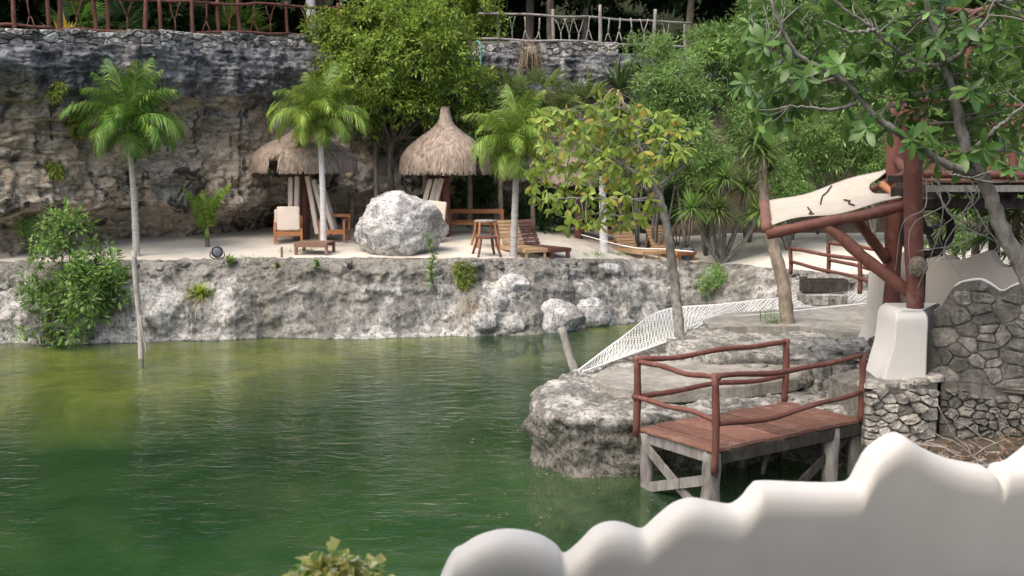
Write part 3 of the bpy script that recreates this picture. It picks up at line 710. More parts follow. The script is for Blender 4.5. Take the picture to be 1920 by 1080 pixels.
# stone wall right of the pillar
SA = P(1742, 640, 15.6); SB = P(2080, 640, 14.3); L_ = (Vector((SB.x, SB.y, 0)) - Vector((SA.x, SA.y, 0))).length
tp = [(1742, 590), (1765, 572), (1783, 540), (1800, 530), (1830, 526), (1852, 536), (1868, 547), (1880, 546), (1893, 538), (1920, 528), (1960, 505), (2000, 520), (2080, 500)]
def wall_u(px, A, B):
    d = ray(px, 600); A2, B2 = Vector((A.x, A.y)), Vector((B.x, B.y)); e = B2 - A2
    den = d.x * e.y - d.y * e.x; s_ = (A2.y * d.x - A2.x * d.y) / -den if abs(den) > 1e-9 else 0
    return s_, (A2 + e * s_)
def prof_from_px(tp, A, B, zb):
    out = []; L = (Vector((B.x, B.y)) - Vector((A.x, A.y))).length
    for px, py in tp:
        s_, q = wall_u(px, A, B); out.append((s_ * L, P(px, py, q.y).z, zb))
    return out
pr = prof_from_px(tp, SA, SB, 1.2); topz = np.array([(a, b) for a, b, _ in pr])
root = thing('stone_wall', (SA.x, SA.y, 1.0), 'mortared grey stone wall with a wavy plaster rim beside the white pillar', 'stone wall')
wall_core((SA.x, SA.y, 0), (SB.x, SB.y, 0), pr, .30).build('wall_core', M['mortar'], root)
rim = MB(); ux = (Vector((SB.x, SB.y, 0)) - Vector((SA.x, SA.y, 0))).normalized(); un = ux.cross(Vector((0, 0, 1)))
pth = [Vector((SA.x, SA.y, 0)) + ux * a + Vector((0, 0, b)) - un * .15 for a, b, _ in pr]
rim.tube(spline(pth, 60), .024, 6); wm_ = rim
wm_.v = [(x, y, z) for x, y, z in wm_.v]; rim.build('plaster_rim', M['plaster'], root, sm=True)
masonry(root, (SA.x, SA.y, 1.25), (SB.x, SB.y, 1.25), 1.9, .26, random.Random(11), M['masonry_stone'], .05, lambda u: float(np.interp(u, topz[:, 0], topz[:, 1])) - 1.25, 1.35)
# rubble retaining walls below
RA = P(1622, 780, 15.0); RB = P(1755, 780, 15.15)
root = thing('rubble_wall', (RA.x, RA.y, 0), 'rough pale rubble wall under the white pillar', 'retaining wall')
wall_core((RA.x, RA.y, 0), (RB.x, RB.y, 0), [(0, 1.18, -.4), (.4, 1.28, -.4), ((RB - RA).length, 1.32, -.4)], 1.2).build('wall_core', M['mortar'], root)
masonry(root, (RA.x, RA.y, -.1), (RB.x, RB.y, -.1), 1.42, .17, random.Random(3), M['rubble_stone'], .12, lambda u: 1.36 + .05 * math.sin(9 * u) + .04 * math.sin(23 * u), 1.6)
RA = P(1762, 780, 15.25); RB = P(2150, 780, 14.6)
root = thing('rubble_wall', (RA.x, RA.y, 0), 'dark rubble wall with loose stones below the wavy stone wall', 'retaining wall')
wall_core((RA.x, RA.y, 0), (RB.x, RB.y, 0), [(0, 1.28, -.4), ((RB - RA).length, 1.22, -.4)], 1.2).build('wall_core', M['mortar'], root)
masonry(root, (RA.x, RA.y, .15), (RB.x, RB.y, .15), 1.12, .15, random.Random(4), M['masonry_stone'], .11, lambda u: 1.06 + .05 * math.sin(7 * u) + .05 * math.sin(19 * u), 1.4)
rg = random.Random(22)
for k in range(7):
    u = (k + .5) / 7; c = P(1622 + 140 * u, 780, 15.02 + .15 * u); zt_ = 1.24 + .08 * u + rg.uniform(-.03, .02)
    flag(MB(), c.x, c.y + .16, .13 + .05 * rg.random(), .20, zt_ - .02, zt_ + .05, rg).build('flat_stone', M['rubble_stone'], bpy.data.objects['rubble_wall'])
TW = thing('fallen_twigs', tuple(G(1850, 830, .6)), 'dry fallen twigs leaning on the dark rubble wall', 'twigs')
for k in range(8):
    a = G(rg.uniform(1770, 1930), rg.uniform(845, 880), .52); b = a + Vector((rg.uniform(-.9, .9), rg.uniform(.0, .35), rg.uniform(.05, .75)))
    log(a, b, .011, .05, 8, 5, rg, .5).build('twig', M['driftwood'], TW)
rg = random.Random(21)
LOOSE = thing('loose_stones', tuple(G(1830, 850, .45)), 'pale loose stones lying at the foot of the dark rubble wall', 'stones')
for k in range(16):
    px = rg.uniform(1640, 1910); c = G(px, rg.uniform(850, 885), .46)
    boulder('stone', c - LOOSE.location, tuple(rg.uniform(.05, .15) * q for q in (1.2, 1, .7)), 60 + k, M['rubble_stone'], None, 2, 7, .8, parent=LOOSE)
# masonry cap on the cliff
def cap_wall(px0, px1, label, seed, mat_=None):
    rg = random.Random(seed); n = max(2, int((px1 - px0) / 60)); root = None
    pts_ = [lip(px0 + (px1 - px0) * i / n) for i in range(n + 1)]
    root = thing('coping_wall', pts_[0], label, 'stone wall'); tops = []
    for a, b in zip(pts_[:-1], pts_[1:]):
        za = min(a.z, b.z) - .12; h = .50 + rg.uniform(-.04, .06)
        off = Vector((0, .28, 0)); a2, b2 = a + off, b + off; L = (Vector((b2.x, b2.y)) - Vector((a2.x, a2.y))).length
        wall_core((a2.x, a2.y, 0), (b2.x, b2.y, 0), [(0, a.z + .42, za - .3), (L, b.z + .42, za - .3)], .45).build('wall_core', M['mortar'], root)
        masonry(root, (a2.x, a2.y, za), (b2.x, b2.y, za), h + (.5 * (a.z + b.z) - za - .1), .26, rg, M['cap_stone'], .10, None, 1.8)
    return pts_
cap_wall(-60, 600, 'weathered black and white stone coping along the cliff under the red fence', 31)
cap_wall(890, 1160, 'rough grey stone coping along the cliff under the grey branch fence', 32)

# ================================================================ WOODEN DECK (jetty)
DZ = .80
dA, dB, dC, dD = G(1203, 803, DZ), G(1324, 842, DZ), G(1612, 789, DZ), G(1482, 748, DZ)
# square it up: axis u along AB (short), v along BC (long)
vdir = ((dC - dB) + (dD - dA)); vdir.z = 0; vdir.normalize(); udir = Vector((vdir.y, -vdir.x, 0))
mid_ = (dA + dB + dC + dD) / 4; Lv = ((dC - dB).length + (dD - dA).length) / 2; Lu = ((dB - dA).length + (dC - dD).length) / 2
def D(u, v, z=0): return Vector((mid_.x, mid_.y, DZ + z)) + udir * (u * Lu / 2) + vdir * (v * Lv / 2)
deck = thing('wooden_deck', (mid_.x, mid_.y, 0), 'small red plank jetty with log railings on grey posts in the water', 'deck')
rg = random.Random(2); NP = 9
w = Lv / NP
for i in range(NP):
    c = -1 + (2 * i + 1) / NP; e0, e1 = rg.uniform(-.015, .03), rg.uniform(-.015, .03); zz = rg.uniform(-.006, .006)
    a = D(-1 - e0, c, zz - .02); b = D(1 + e1, c + rg.uniform(-.004, .004), zz - .02 + rg.uniform(-.006, .006))
    MB().bar(a, b, w - rg.uniform(.022, .045), .045, (0, 0, 1), .006).build('plank', M['red_plank'], deck)
for u in (-.94, .94):
    for (nm, z, h) in (('beam', -.135, .17),):
        o = MB().bar(D(u, -1.0, z), D(u, 1.0, z), .09, h, (0, 0, 1), .012).build(nm, M['dark_wood'], deck)
MB().bar(D(-.9, -.93, -.13), D(.9, -.93, -.13), .09, .15, (0, 0, 1), .01).build('cross_beam', M['grey_wood'], deck)
MB().bar(D(-.9, .93, -.13), D(.9, .93, -.13), .09, .15, (0, 0, 1), .01).build('cross_beam', M['dark_wood'], deck)
MB().bar(D(-.9, .1, -.17), D(.9, .1, -.17), .08, .12, (0, 0, 1), .01).build('cross_beam', M['dark_wood'], deck)
for (u, v, r) in ((-.86, -.93, .10), (.90, -.95, .125), (.86, .62, .125), (-.8, .25, .08), (-.8, .9, .09), (.86, .98, .10)):
    p = D(u, v); lg = log((p.x, p.y, -1.6), (p.x + rg.uniform(-.03, .03), p.y, DZ - .06), r, .02, 12, 10, rg, .08)
    lg.build('leg', M['grey_wood'], deck, sm=True)
MB().bar(D(-.85, -.97, -.22), D(.9, -.97, -.95), .035, .12).build('brace', M['grey_wood'], deck)
MB().bar(D(.9, -.99, -.40), D(-.75, -.99, -.78), .035, .13).build('brace', M['grey_wood'], deck)
MB().bar(D(.86, .62, -.5), D(-.6, .25, -.2), .04, .12).build('brace', M['dark_wood'], deck)
MB().bar(D(.86, -.05, -.95), D(.86, .9, -.2), .04, .12).build('brace', M['dark_wood'], deck)
MB().bar(D(.5, -.1, -.55), D(-.6, .6, -.4), .04, .12).build('brace', M['grey_wood'], deck)
pA, pB, pC, pD = D(-1.02, -1.0), D(1.06, -.98), D(1.0, .96), D(-.98, .96)
RH = .93
for (p, z0, h, r) in ((pA, -.12, RH, .05), (pB, -.30, RH + .03, .05), (pC, -.03, RH - .02, .05), (pD, -.03, RH, .052)):
    log(p + Vector((0, 0, z0)), p + Vector((rg.uniform(-.02, .02), 0, h)), r, .012, 9, 10, rg, .05).build('post', M['red_log'], deck, sm=True)
def rail(a, b, z0, z1, r=.036, wob=.03, ext=.05, sag=0):
    e = (b - a).normalized() * ext
    log(a - e + Vector((0, 0, z0)), b + e + Vector((0, 0, z1)), r, wob, 14, 10, rg, .1, sag).build('rail', M['red_log'], deck, sm=True)
rail(pA, pB, RH - .04, RH - .02, .036, .02); rail(pA, pB, RH * .45, RH * .40, .034, .02)
rail(pB, pC, RH + .0, RH - .03, .036, .03, .04, .05); rail(pB, pC, RH * .36, RH * .42, .036, .03, .04, .08)
rail(pA, pD, RH + .0, RH - .04, .038, .03, .04, .03); rail(pA, pD, RH * .44, RH * .42, .036, .03)
# old leaning post in the water behind the ledge
p0 = G(1079, 694, 0); p1 = P(1052, 614, p0.y + .1); p0 = p0 + (p0 - p1) * .3
mb = log(p0, p1, .085, .04, 10, 10, rg, .05); o = mb.build('old_post', M['driftwood'], sm=True)
tag(o, 'leaning grey wooden stump standing in the water by the netting', 'post')
# grey pole in the water by the palm
p0 = G(263, 672, 0); p1 = P(251, 470, p0.y + .2); p0 = p0 + (p0 - p1) * .2
pole = thing('mooring_pole', (p0.x, p0.y, p0.z), 'slim bare grey pole standing in the water below the tall palm', 'pole')
log(p0, p1, .062, .04, 14, 9, rg, .15).build('shaft', M['driftwood'], pole, sm=True)
log(p0 + Vector((.13, .02, .55)), p0.lerp(p1, .5) + Vector((.06, 0, 0)), .02, .02, 7, 6, rg).build('side_stick', M['driftwood'], pole, sm=True)

# ================================================================ NET
def net(name, top, bot, nu, nv, sag, label):
    a = np.array([tuple(p) for p in spline(top, nu + 1)]); b = np.array([tuple(p) for p in spline(bot, nu + 1)])
    def pt(i, j):
        i = min(max(i, 0), nu); f_ = j / nv; k = int(i); q = a[k] * (1 - f_) + b[k] * f_; q = q.copy()
        q[2] -= sag * math.sin(math.pi * f_) * (.6 + .4 * math.sin(k * .11)); q[0] += .012 * math.sin(k * 1.7 + j); q[2] += .008 * math.sin(k * 2.3 + j * 1.9)
        return q
    V = []; Fq = []; r = .0075
    def strand(p, q):
        d = q - p; l = np.linalg.norm(d)
        if l < 1e-4: return
        d /= l; x = np.cross(d, (0, 0, 1.)); x /= max(np.linalg.norm(x), 1e-6); y = np.cross(x, d); n = len(V)
        for c in (p, q):
            for k in range(3):
                an = 2.094 * k + .5; V.append(c + (x * math.cos(an) + y * math.sin(an)) * r)
        for k in range(3): Fq.append((n + k, n + (k + 1) % 3, n + 3 + (k + 1) % 3, n + 3 + k))
    for j in range(nv):
        for i in range(nu + 1):
            if (i + j) % 2 == 0:
                if i < nu: strand(pt(i, j), pt(i + 1, j + 1))
                if i > 0: strand(pt(i, j), pt(i - 1, j + 1))
    root = thing(name, top[0], label, 'net')
    o = link('mesh_knots', fast_mesh(name, V, Fq), M['rope_white'], root); o['kind'] = 'stuff'
    MB().tube(spline(top, 40), .016, 6).build('edge_rope', M['rope_white'], root); MB().tube(spline(bot, 40), .014, 6).build('edge_rope', M['rope_white'], root)
net('rope_net', [G(1085, 694, .92), G(1165, 634, 1.05), G(1243, 582, 1.15), G(1360, 570, 1.2), G(1500, 554, 1.25), G(1650, 543, 1.3)],
    [G(1092, 697, .92), G(1190, 662, 1.0), G(1278, 630, 1.1), G(1340, 600, 1.22), G(1480, 584, 1.25), G(1650, 566, 1.25)], 270, 24, .16,
    'white rope netting stretched over the cove beside the pavement')
o = MB().tube(spline([T(1090, 456) + Vector((0, 0, .25)), P(1180, 463, 29.0), P(1245, 467, 28.2), P(1300, 472, 27.6)], 14), .014, 6).build('bamboo_pole', M['rope_white'])
tag(o, 'thin white pole lying aslant across the tops of the loungers', 'pole')
o = MB().tube(spline([P(880, 532, 27.0), P(1000, 572, 26.3), P(1110, 574, 25.8), P(1250, 571, 25.2), P(1400, 562, 24.8), P(1640, 543, 24.0)], 30), .006, 5).build('rope', M['driftwood'])
tag(o, 'thin pale rope slung along the bank above the netting', 'rope')

# ================================================================ PALAPAS
def strands(c, prof, n, rg, length, wd, gap=None, flare=.25, out=.02):
    """thatch blades lying along a lathe profile [(r,z)...] from top to bottom"""
    V = []; Fq = []; pr_ = np.array(prof, float); d = np.r_[0, np.cumsum(np.hypot(np.diff(pr_[:, 0]), np.diff(pr_[:, 1])))]
    def at(s): return np.interp(s, d, pr_[:, 0]), np.interp(s, d, pr_[:, 1])
    for k in range(n):
        a = rg.uniform(0, 2 * math.pi); s0 = d[-1] * (rg.random() ** .6) * .97; L = length * rg.uniform(.6, 1.2)
        if gap and s0 + L * .6 > d[-1] * gap[2] and abs((a - gap[0] + math.pi) % (2 * math.pi) - math.pi) < gap[1] * rg.uniform(.7, 1.1): continue
        pts_ = []; ov = rg.uniform(0, .05) + out; rj = rg.uniform(0, .16); tw = rg.uniform(-.10, .10)
        for t in (0, .5, 1):
            s_ = min(s0 + L * t, d[-1] + rj)
            r, z = at(min(s_, d[-1])); ex = max(0, s_ - d[-1]); z -= ex * .95; r += ex * flare * .3 + ov * (.4 + .6 * t)
            an = a + tw * t * .5; pts_.append((c[0] + r * math.cos(an), c[1] + r * math.sin(an), c[2] + z))
        w_ = wd * rg.uniform(.6, 1.3); tx, ty_ = -math.sin(a) * w_, math.cos(a) * w_; i0 = len(V)
        for q, m_ in zip(pts_, (1, .9, .25)): V += [(q[0] - tx * m_, q[1] - ty_ * m_, q[2]), (q[0] + tx * m_, q[1] + ty_ * m_, q[2])]
        Fq += [(i0, i0 + 1, i0 + 3, i0 + 2), (i0 + 2, i0 + 3, i0 + 5, i0 + 4)]
    return fast_mesh('thatch', V, Fq)
def palapa(px, py, label, R_, zs, seed, gap=None, n=7000, post=True, Y=None):
    rg = random.Random(seed); b = T(px, py) if Y is None else P(px, py, Y); root = thing('palapa', b, label, 'parasol', 'thatched palapa umbrellas on the sand')
    log(b - Vector((0, 0, .2)), b + Vector((0, 0, zs[2])), .13, .015, 8, 12, rg).build('post', M['red_log'], root, sm=True)
    h_ = zs[0] - zs[2]; prof = [(.05, zs[0]), (.10, zs[0] - .04), (.13, zs[0] - .22 * h_), (.24, zs[0] - .32 * h_), (.46, zs[0] - .40 * h_), (R_ * .60, zs[0] - .52 * h_), (R_ * .84, zs[0] - .66 * h_), (R_ * .97, zs[0] - .82 * h_), (R_, zs[2])]
    core = MB().lathe(b, [(r * .94, z - .05) for r, z in prof[:-1]] + [(R_ * .80, zs[2] + .30), (.25, zs[0] - .5 * h_)], 28)
    core.build('roof_core', M['thatch_core'], root, sm=True)
    o = link('thatch', strands(b, prof, n, rg, .55, .013, gap), M['thatch'], root); o['kind'] = 'stuff'
    for k in range(8):
        a = 2 * math.pi * k / 8 + .2
        log(b + Vector((.1 * math.cos(a), .1 * math.sin(a), zs[0] - .55 * h_)), b + Vector((R_ * .8 * math.cos(a), R_ * .8 * math.sin(a), zs[2] + .2)), .025, .01, 4, 6, rg).build('rafter', M['red_log'], root)
    MB().tube([b + Vector((0, 0, zs[0] - .48)), b + Vector((0, 0, zs[0] - .40))], .165, 12).build('binding', M['thatch_core'], root)
    return b
palapa(572, 447, 'ragged thatched palapa with a torn gap behind the palm with the white trunk', 1.47, (3.52, 2.75, 1.98), 5, (R(247), .16, .80), 9000)
palapa(836, 444, 'whole thatched palapa with a tall brown peak behind the huge boulder', 1.28, (3.74, 2.75, 1.92), 8, (R(318), .10, .75), 8000)
palapa(1085, 446, 'thatched palapa mostly hidden behind the yellow-green tree', 1.15, (3.3, 2.1, 1.75), 9, None, 4000)

# ================================================================ FURNITURE ON THE SAND
def at_angle(px, py, ang): 
    b = T(px, py); return b, ang
def lounger(name, foot, ang, wmat, fmat, label, thick=.0, W_=.64, Ls=1.30, Lb=.78, H=.27, slant=58, solid=False):
    """local: foot end at x=0, extends to -x ; built in local space"""
    r = thing(name, (foot.x, foot.y, foot.z), label, 'sun lounger', None, ang); L = Ls + .62
    lw = dict(world=False)
    for s in (-1, 1):
        MB().bar((-L, s * W_ / 2, H - .05), (0, s * W_ / 2, H - .05), .045 + thick, .09, (0, 0, 1), .006).build('side_rail', M[fmat], r, **lw)
        for x in (-.05, -L + .12):
            MB().bar((x, s * (W_ / 2 - .05), -.02), (x, s * (W_ / 2 - .05), H - .02), .06 + thick, .06 + thick, (1, 0, 0), .006).build('leg', M[fmat], r, **lw)
    MB().bar((-.025, -W_ / 2, H - .05), (-.025, W_ / 2, H - .05), .05, .10, (0, 0, 1), .006).build('end_rail', M[fmat], r, **lw)
    nS = 11
    for i in range(nS):
        x = -.08 - (Ls - .1) * i / (nS - 1)
        MB().bar((x, -W_ / 2 + .01, H), (x, W_ / 2 - .01, H), .10 if not solid else .118, .022, (0, 0, 1), .004).build('seat_slat', M[wmat], r, **lw)
    ca, sa = math.cos(R(slant)), math.sin(R(slant)); hx = -Ls
    mb = MB()
    for s in (-1, 1): mb.bar((hx, s * (W_ / 2 - .07), H), (hx - ca * Lb, s * (W_ / 2 - .07), H + sa * Lb), .035, .05)
    bko = mb.build('backrest', M[fmat], r, **lw)
    for i in range(7):
        t = (i + .5) / 7 * Lb; c = Vector((hx - ca * t + sa * .03, 0, H + sa * t + ca * .03))
        MB().bar(c + Vector((0, -W_ / 2, 0)), c + Vector((0, W_ / 2, 0)), .022, Lb / 7 - .018, (-ca, 0, sa), .004).build('back_slat', M[wmat], bko, **lw)
    for s in (-1, 1): MB().bar((hx - ca * Lb * .7, s * .2, H + sa * Lb * .7), (hx - ca * Lb * .7 - .22, s * .2, H - .02), .03, .04).build('prop', M[fmat], r, **lw)
    return r
def foot_at(px, py): return T(px, py)
lounger('sun_lounger', foot_at(1006, 486), R(-62), 'tan_wood', 'tan_wood', 'light slatted wooden sun lounger behind the grey palm trunk next to the red one')
lounger('sun_lounger', foot_at(1052, 485), R(-52), 'red_plank', 'red_log', 'dark red wooden sun lounger with heavy legs beside a light one', .03, .66, solid=True, slant=62)
lounger('sun_lounger', foot_at(1224, 489), R(-62), 'tan_wood', 'tan_wood', 'light wooden sun lounger beside the low cube shelf')
lounger('sun_lounger', foot_at(1288, 490), R(-62), 'tan_wood', 'orange_wood', 'light wooden sun lounger with orange frame by the blue bucket')
def armchair(px, py, ang, label, W_=.72, empty=False):
    b = T(px, py); r = thing('armchair', b, label, 'armchair', None, ang); lw = dict(world=False); m = M['orange_wood']
    for s in (-1, 1):
        MB().bar((-.30, s * W_ / 2, 0), (-.36, s * W_ / 2, .72), .06, .06, (0, 1, 0), .006).build('rear_leg', m, r, **lw)
        MB().bar((.30, s * W_ / 2, 0), (.30, s * W_ / 2, .40 if not empty else .62), .06, .06, (0, 1, 0), .006).build('front_leg', m, r, **lw)
        MB().bar((-.34, s * W_ / 2, .60), (.33, s * W_ / 2, .60 if empty else .38), .07, .035, (0, 0, 1), .005).build('armrest', m, r, **lw)
        MB().bar((-.32, s * W_ / 2, .26), (.30, s * W_ / 2, .28), .04, .09, (0, 0, 1), .005).build('side_rail', m, r, **lw)
    MB().bar((.30, -W_ / 2, .27), (.30, W_ / 2, .27), .04, .12, (0, 0, 1), .005).build('front_rail', m, r, **lw)
    MB().bar((-.36, -W_ / 2, .70), (-.36, W_ / 2, .70), .04, .09, (0, 0, 1), .005).build('top_rail', m, r, **lw)
    for i in range(5): MB().bar((-.26 + .125 * i, -W_ / 2, .31), (-.26 + .125 * i, W_ / 2, .31), .09, .02, (0, 0, 1), .003).build('seat_slat', m, r, **lw)
    return r
def soft_box(sx, sy, sz, r=.04):
    bm = bmesh.new(); bmesh.ops.create_cube(bm, size=1); bmesh.ops.scale(bm, vec=(sx, sy, sz), verts=bm.verts)
    bmesh.ops.bevel(bm, geom=list(bm.edges), offset=min(r, min(sx, sy, sz) * .42), segments=3, affect='EDGES', profile=.6)
    me = bpy.data.meshes.new('soft'); bm.to_mesh(me); bm.free(); me.polygons.foreach_set('use_smooth', np.ones(len(me.polygons), dtype=bool)); return me
c1 = armchair(541, 455, R(-80), 'wooden armchair with a square cushion stood upright by the ragged palapa')
c2 = armchair(628, 452, R(-95), 'empty wooden armchair with open arms beside the white palm trunk', .68, True)
o = link('cushion', soft_box(.62, .12, .66, .05), M['cushion'], None, loc=c1.location + Vector((.06, -.24, .68))); o.rotation_euler = (R(-8), 0, R(8))
tag(o, 'square beige seat cushion standing upright in the armchair under the ragged palapa', 'cushion')
o = link('cushion', soft_box(.60, .12, .60, .05), M['cushion'], None, loc=c1.location + Vector((-.12, .22, .62))); o.rotation_euler = (R(-14), 0, R(8))
tag(o, 'beige cushion leaning behind the square one on the armchair', 'cushion')
o = link('cushion', soft_box(.62, .12, .60, .05), M['cushion'], None, loc=T(648, 446) + Vector((-.75, .45, .55))); o.rotation_euler = (R(-12), 0, 0)
tag(o, 'beige cushion in the shade between the red post and the palm', 'cushion')
o = link('cushion', soft_box(.55, .12, 1.05, .05), M['cushion'], None, loc=P(816, 412, 31.2)); o.rotation_euler = (R(-10), R(6), 0)
tag(o, 'upright beige cushion half hidden behind the huge boulder', 'cushion')
def mattress(a, b, w_, t_, label, roll=0):
    a, b = Vector(a), Vector(b); L = (b - a).length
    me = soft_box(t_, w_, L, .035)
    o = link('mattress', me, M['cushion'], None, loc=(a + b) / 2); zz = (b - a).normalized(); xx = Vector((0, 1, 0)).cross(zz).normalized(); yy = zz.cross(xx); o.rotation_mode = 'QUATERNION'
    o.rotation_quaternion = Matrix(((xx.x, yy.x, zz.x), (xx.y, yy.y, zz.y), (xx.z, yy.z, zz.z))).to_quaternion(); tag(o, label, 'mattress', 'beige lounger mattresses propped on the palapa posts'); return o
pb = T(572, 447)
for i, (xa, ya, xb, yb, dy, lab) in enumerate((
    (547, 440, 548, 333, -.25, 'outer mattress of the upright pair behind the cushioned armchair'),
    (557, 440, 560, 331, -.15, 'inner mattress of the upright pair touching the ragged palapa post'),
    (598, 440, 579, 331, -.30, 'steepest mattress of the set leaning on the ragged palapa post'),
    (617, 442, 590, 337, -.22, 'middle mattress of the leaning set behind the white palm trunk'),
    (630, 441, 601, 345, -.12, 'outermost leaning mattress reaching into the empty armchair'))):
    a = P(xa, ya, pb.y + dy); b = P(xb, yb, pb.y + dy * .4); mattress(a, b, .58, .125, lab)
pb = T(836, 444)
for (xa, ya, xb, yb, dy, lab) in ((792, 395, 808, 337, -.3, 'widest mattress leaning on the whole palapa post above the boulder'), (804, 395, 820, 335, -.2, 'middle mattress leaning on the whole palapa post above the boulder'), (812, 400, 829, 334, -.12, 'mattress leaning tight against the whole palapa red post')):
    a = P(xa - 12, ya + 50, pb.y + dy); b = P(xb, yb, pb.y + dy * .4); o = mattress(a, b, .58, .14, lab)
# low table, stools, bench, tall table, shelf
tb = T(585, 478); r = thing('low_table', tb, 'low grey-brown slatted wooden table on the sand before the armchairs', 'table', None, R(-8)); lw = dict(world=False)
for i in range(6): MB().bar((-.46, -.02 + .12 * i, .31), (.44, -.02 + .12 * i, .31), .112, .03, (0, 0, 1), .004).build('plank', M['brown_wood'], r, **lw)
MB().bar((-.45, -.07, .25), (.43, -.07, .25), .03, .10, (0, 0, 1), .004).build('apron', M['brown_wood'], r, **lw)
MB().bar((-.45, .62, .25), (.43, .62, .25), .03, .10, (0, 0, 1), .004).build('apron', M['brown_wood'], r, **lw)
for x in (-.41, .40):
    for y in (-.04, .60): MB().bar((x, y, -.02), (x, y, .30), .07, .07, (1, 0, 0), .005).build('leg', M['brown_wood'], r, **lw)
def stool(px, py, w_, h, label, mat_, top_mat=None, splay=.10, rz=.3, name='stool', cat='stool'):
    b = T(px, py); r = thing(name, b, label, cat, None, rz); k = w_ / 2
    mb = MB().lathe((0, 0, h - .05), [(k * .95, 0), (k, .01), (k, .04), (k * .96, .05)], 10); mb.build('seat' if cat == 'stool' else 'table_top', M[top_mat or mat_], r, **lw)
    for sx in (-1, 1):
        for sy in (-1, 1):
            MB().tube([(sx * (k * .7 + splay), sy * (k * .7 + splay), -.02), (sx * k * .75, sy * k * .75, h * .6), (sx * k * .66, sy * k * .66, h - .04)], [.035, .034, .03], 7).build('leg', M[mat_], r, **lw)
    return r
stool(912, 479, .58, .50, 'small red log stool with splayed legs at the head of the light lounger', 'red_log')
stool(910, 462, .62, .72, 'tall wooden side table with pale top behind the red stool', 'orange_wood', 'driftwood', name='side_table', cat='table')
stool(675, 455, .22, .46, 'narrow red wooden stool against the boulder', 'red_log', splay=.02)
b0, b1 = T(842, 440), T(944, 438); r = thing('bench', b0, 'long orange-brown wooden bench with open back in the shade', 'bench')
W_ = b1.x - b0.x; y0 = b0.y; z0 = b0.z
for x in (b0.x + .03, b1.x - .03):
    MB().bar((x, y0 + .4, z0), (x, y0 + .48, z0 + .70), .07, .07, (1, 0, 0), .005).build('rear_leg', M['orange_wood'], r); MB().bar((x, y0, z0), (x, y0, z0 + .38), .07, .07, (1, 0, 0), .005).build('front_leg', M['orange_wood'], r)
    MB().bar((x, y0, z0 + .33), (x, y0 + .42, z0 + .33), .05, .07, (0, 0, 1), .004).build('side_rail', M['orange_wood'], r)
MB().bar((b0.x, y0 + .47, z0 + .66), (b1.x, y0 + .47, z0 + .66), .05, .13, (0, 0, 1), .005).build('back_rail', M['orange_wood'], r)
MB().bar((b0.x, y0 - .005, z0 + .33), (b1.x, y0 - .005, z0 + .33), .04, .09, (0, 0, 1), .005).build('front_rail', M['orange_wood'], r)
for k in range(5): MB().bar((b0.x, y0 + .06 + .09 * k, z0 + .40), (b1.x, y0 + .06 + .09 * k, z0 + .40), .07, .025, (0, 0, 1), .003).build('seat_slat', M['orange_wood'], r)
b0 = T(1155, 458); r = thing('cube_shelf', b0, 'orange wooden step shelf behind the light lounger by the pale palm', 'shelf'); x0, y0, z0 = b0
for (z, d) in ((.10, .0), (.40, .15), (.62, .3)):
    MB().box((x0 - .28, y0 + d - .1, z0 + z - .10), (x0 + .28, y0 + d, z0 + z), .005).build('front_board', M['orange_wood'], r)
    MB().box((x0 - .29, y0 + d - .12, z0 + z + .002), (x0 + .29, y0 + d + .2, z0 + z + .03), .005).build('tread', M['tan_wood'], r)
for s in (-1, 1): MB().bar((x0 + s * .27, y0 + .02, z0 - .02), (x0 + s * .27, y0 + .36, z0 + .66), .04, .08).build('stringer', M['orange_wood'], r)
# bucket
b0 = T(1288, 487); r = thing('bucket', b0, 'blue-grey plastic bucket behind the last lounger', 'bucket')
MB().lathe(b0, [(.15, 0), (.16, .01), (.20, .30), (.215, .31), (.205, .325), (.19, .31), (.15, .03)], 18).build('tub', M['bucket_blue'], r, sm=True)
MB().tube(spline([b0 + Vector((-.2, 0, .30)), b0 + Vector((-.12, -.06, .40)), b0 + Vector((.12, -.06, .40)), b0 + Vector((.2, 0, .30))], 9), .012, 5).build('handle', M['black_plastic'], r)
# black tarpaulin heap, white sheet
b0 = T(1248, 440)
boulder('tarpaulin', b0 + Vector((0, .3, .25)), (.85, .5, .48), 44, M['tarp'], 'crumpled black tarpaulin heap on the sand behind the loungers', 4, 12, .8, rough=.16, cat='tarpaulin')
b0 = T(1252, 432) + Vector((0, .9, 0)); r = thing('white_canopy', b0, 'closed white sheet canopy on a pole behind the black tarpaulin', 'canopy')
log(b0, b0 + Vector((0, 0, 1.5)), .04, .01, 5, 8).build('post', M['red_log'], r)
V = []; 
nu, nv = 14, 12; pts = np.zeros((nu, nv, 3))
for i in range(nu):
    for j in range(nv):
        s_, t_ = i / (nu - 1), j / (nv - 1); x = -.75 + 1.3 * s_; z = 1.45 - .9 * t_ * (1 - .35 * s_) + .08 * math.sin(7 * s_); y = -.15 - .35 * t_ + .08 * math.sin(9 * s_ + 3 * t_)
        pts[i, j] = (b0.x + x, b0.y + y, b0.z + z)
o = link('sheet', grid_mesh('sheet', pts, nu, nv), M['white_sheet'], r); md = o.modifiers.new('t', 'SOLIDIFY'); md.thickness = .01
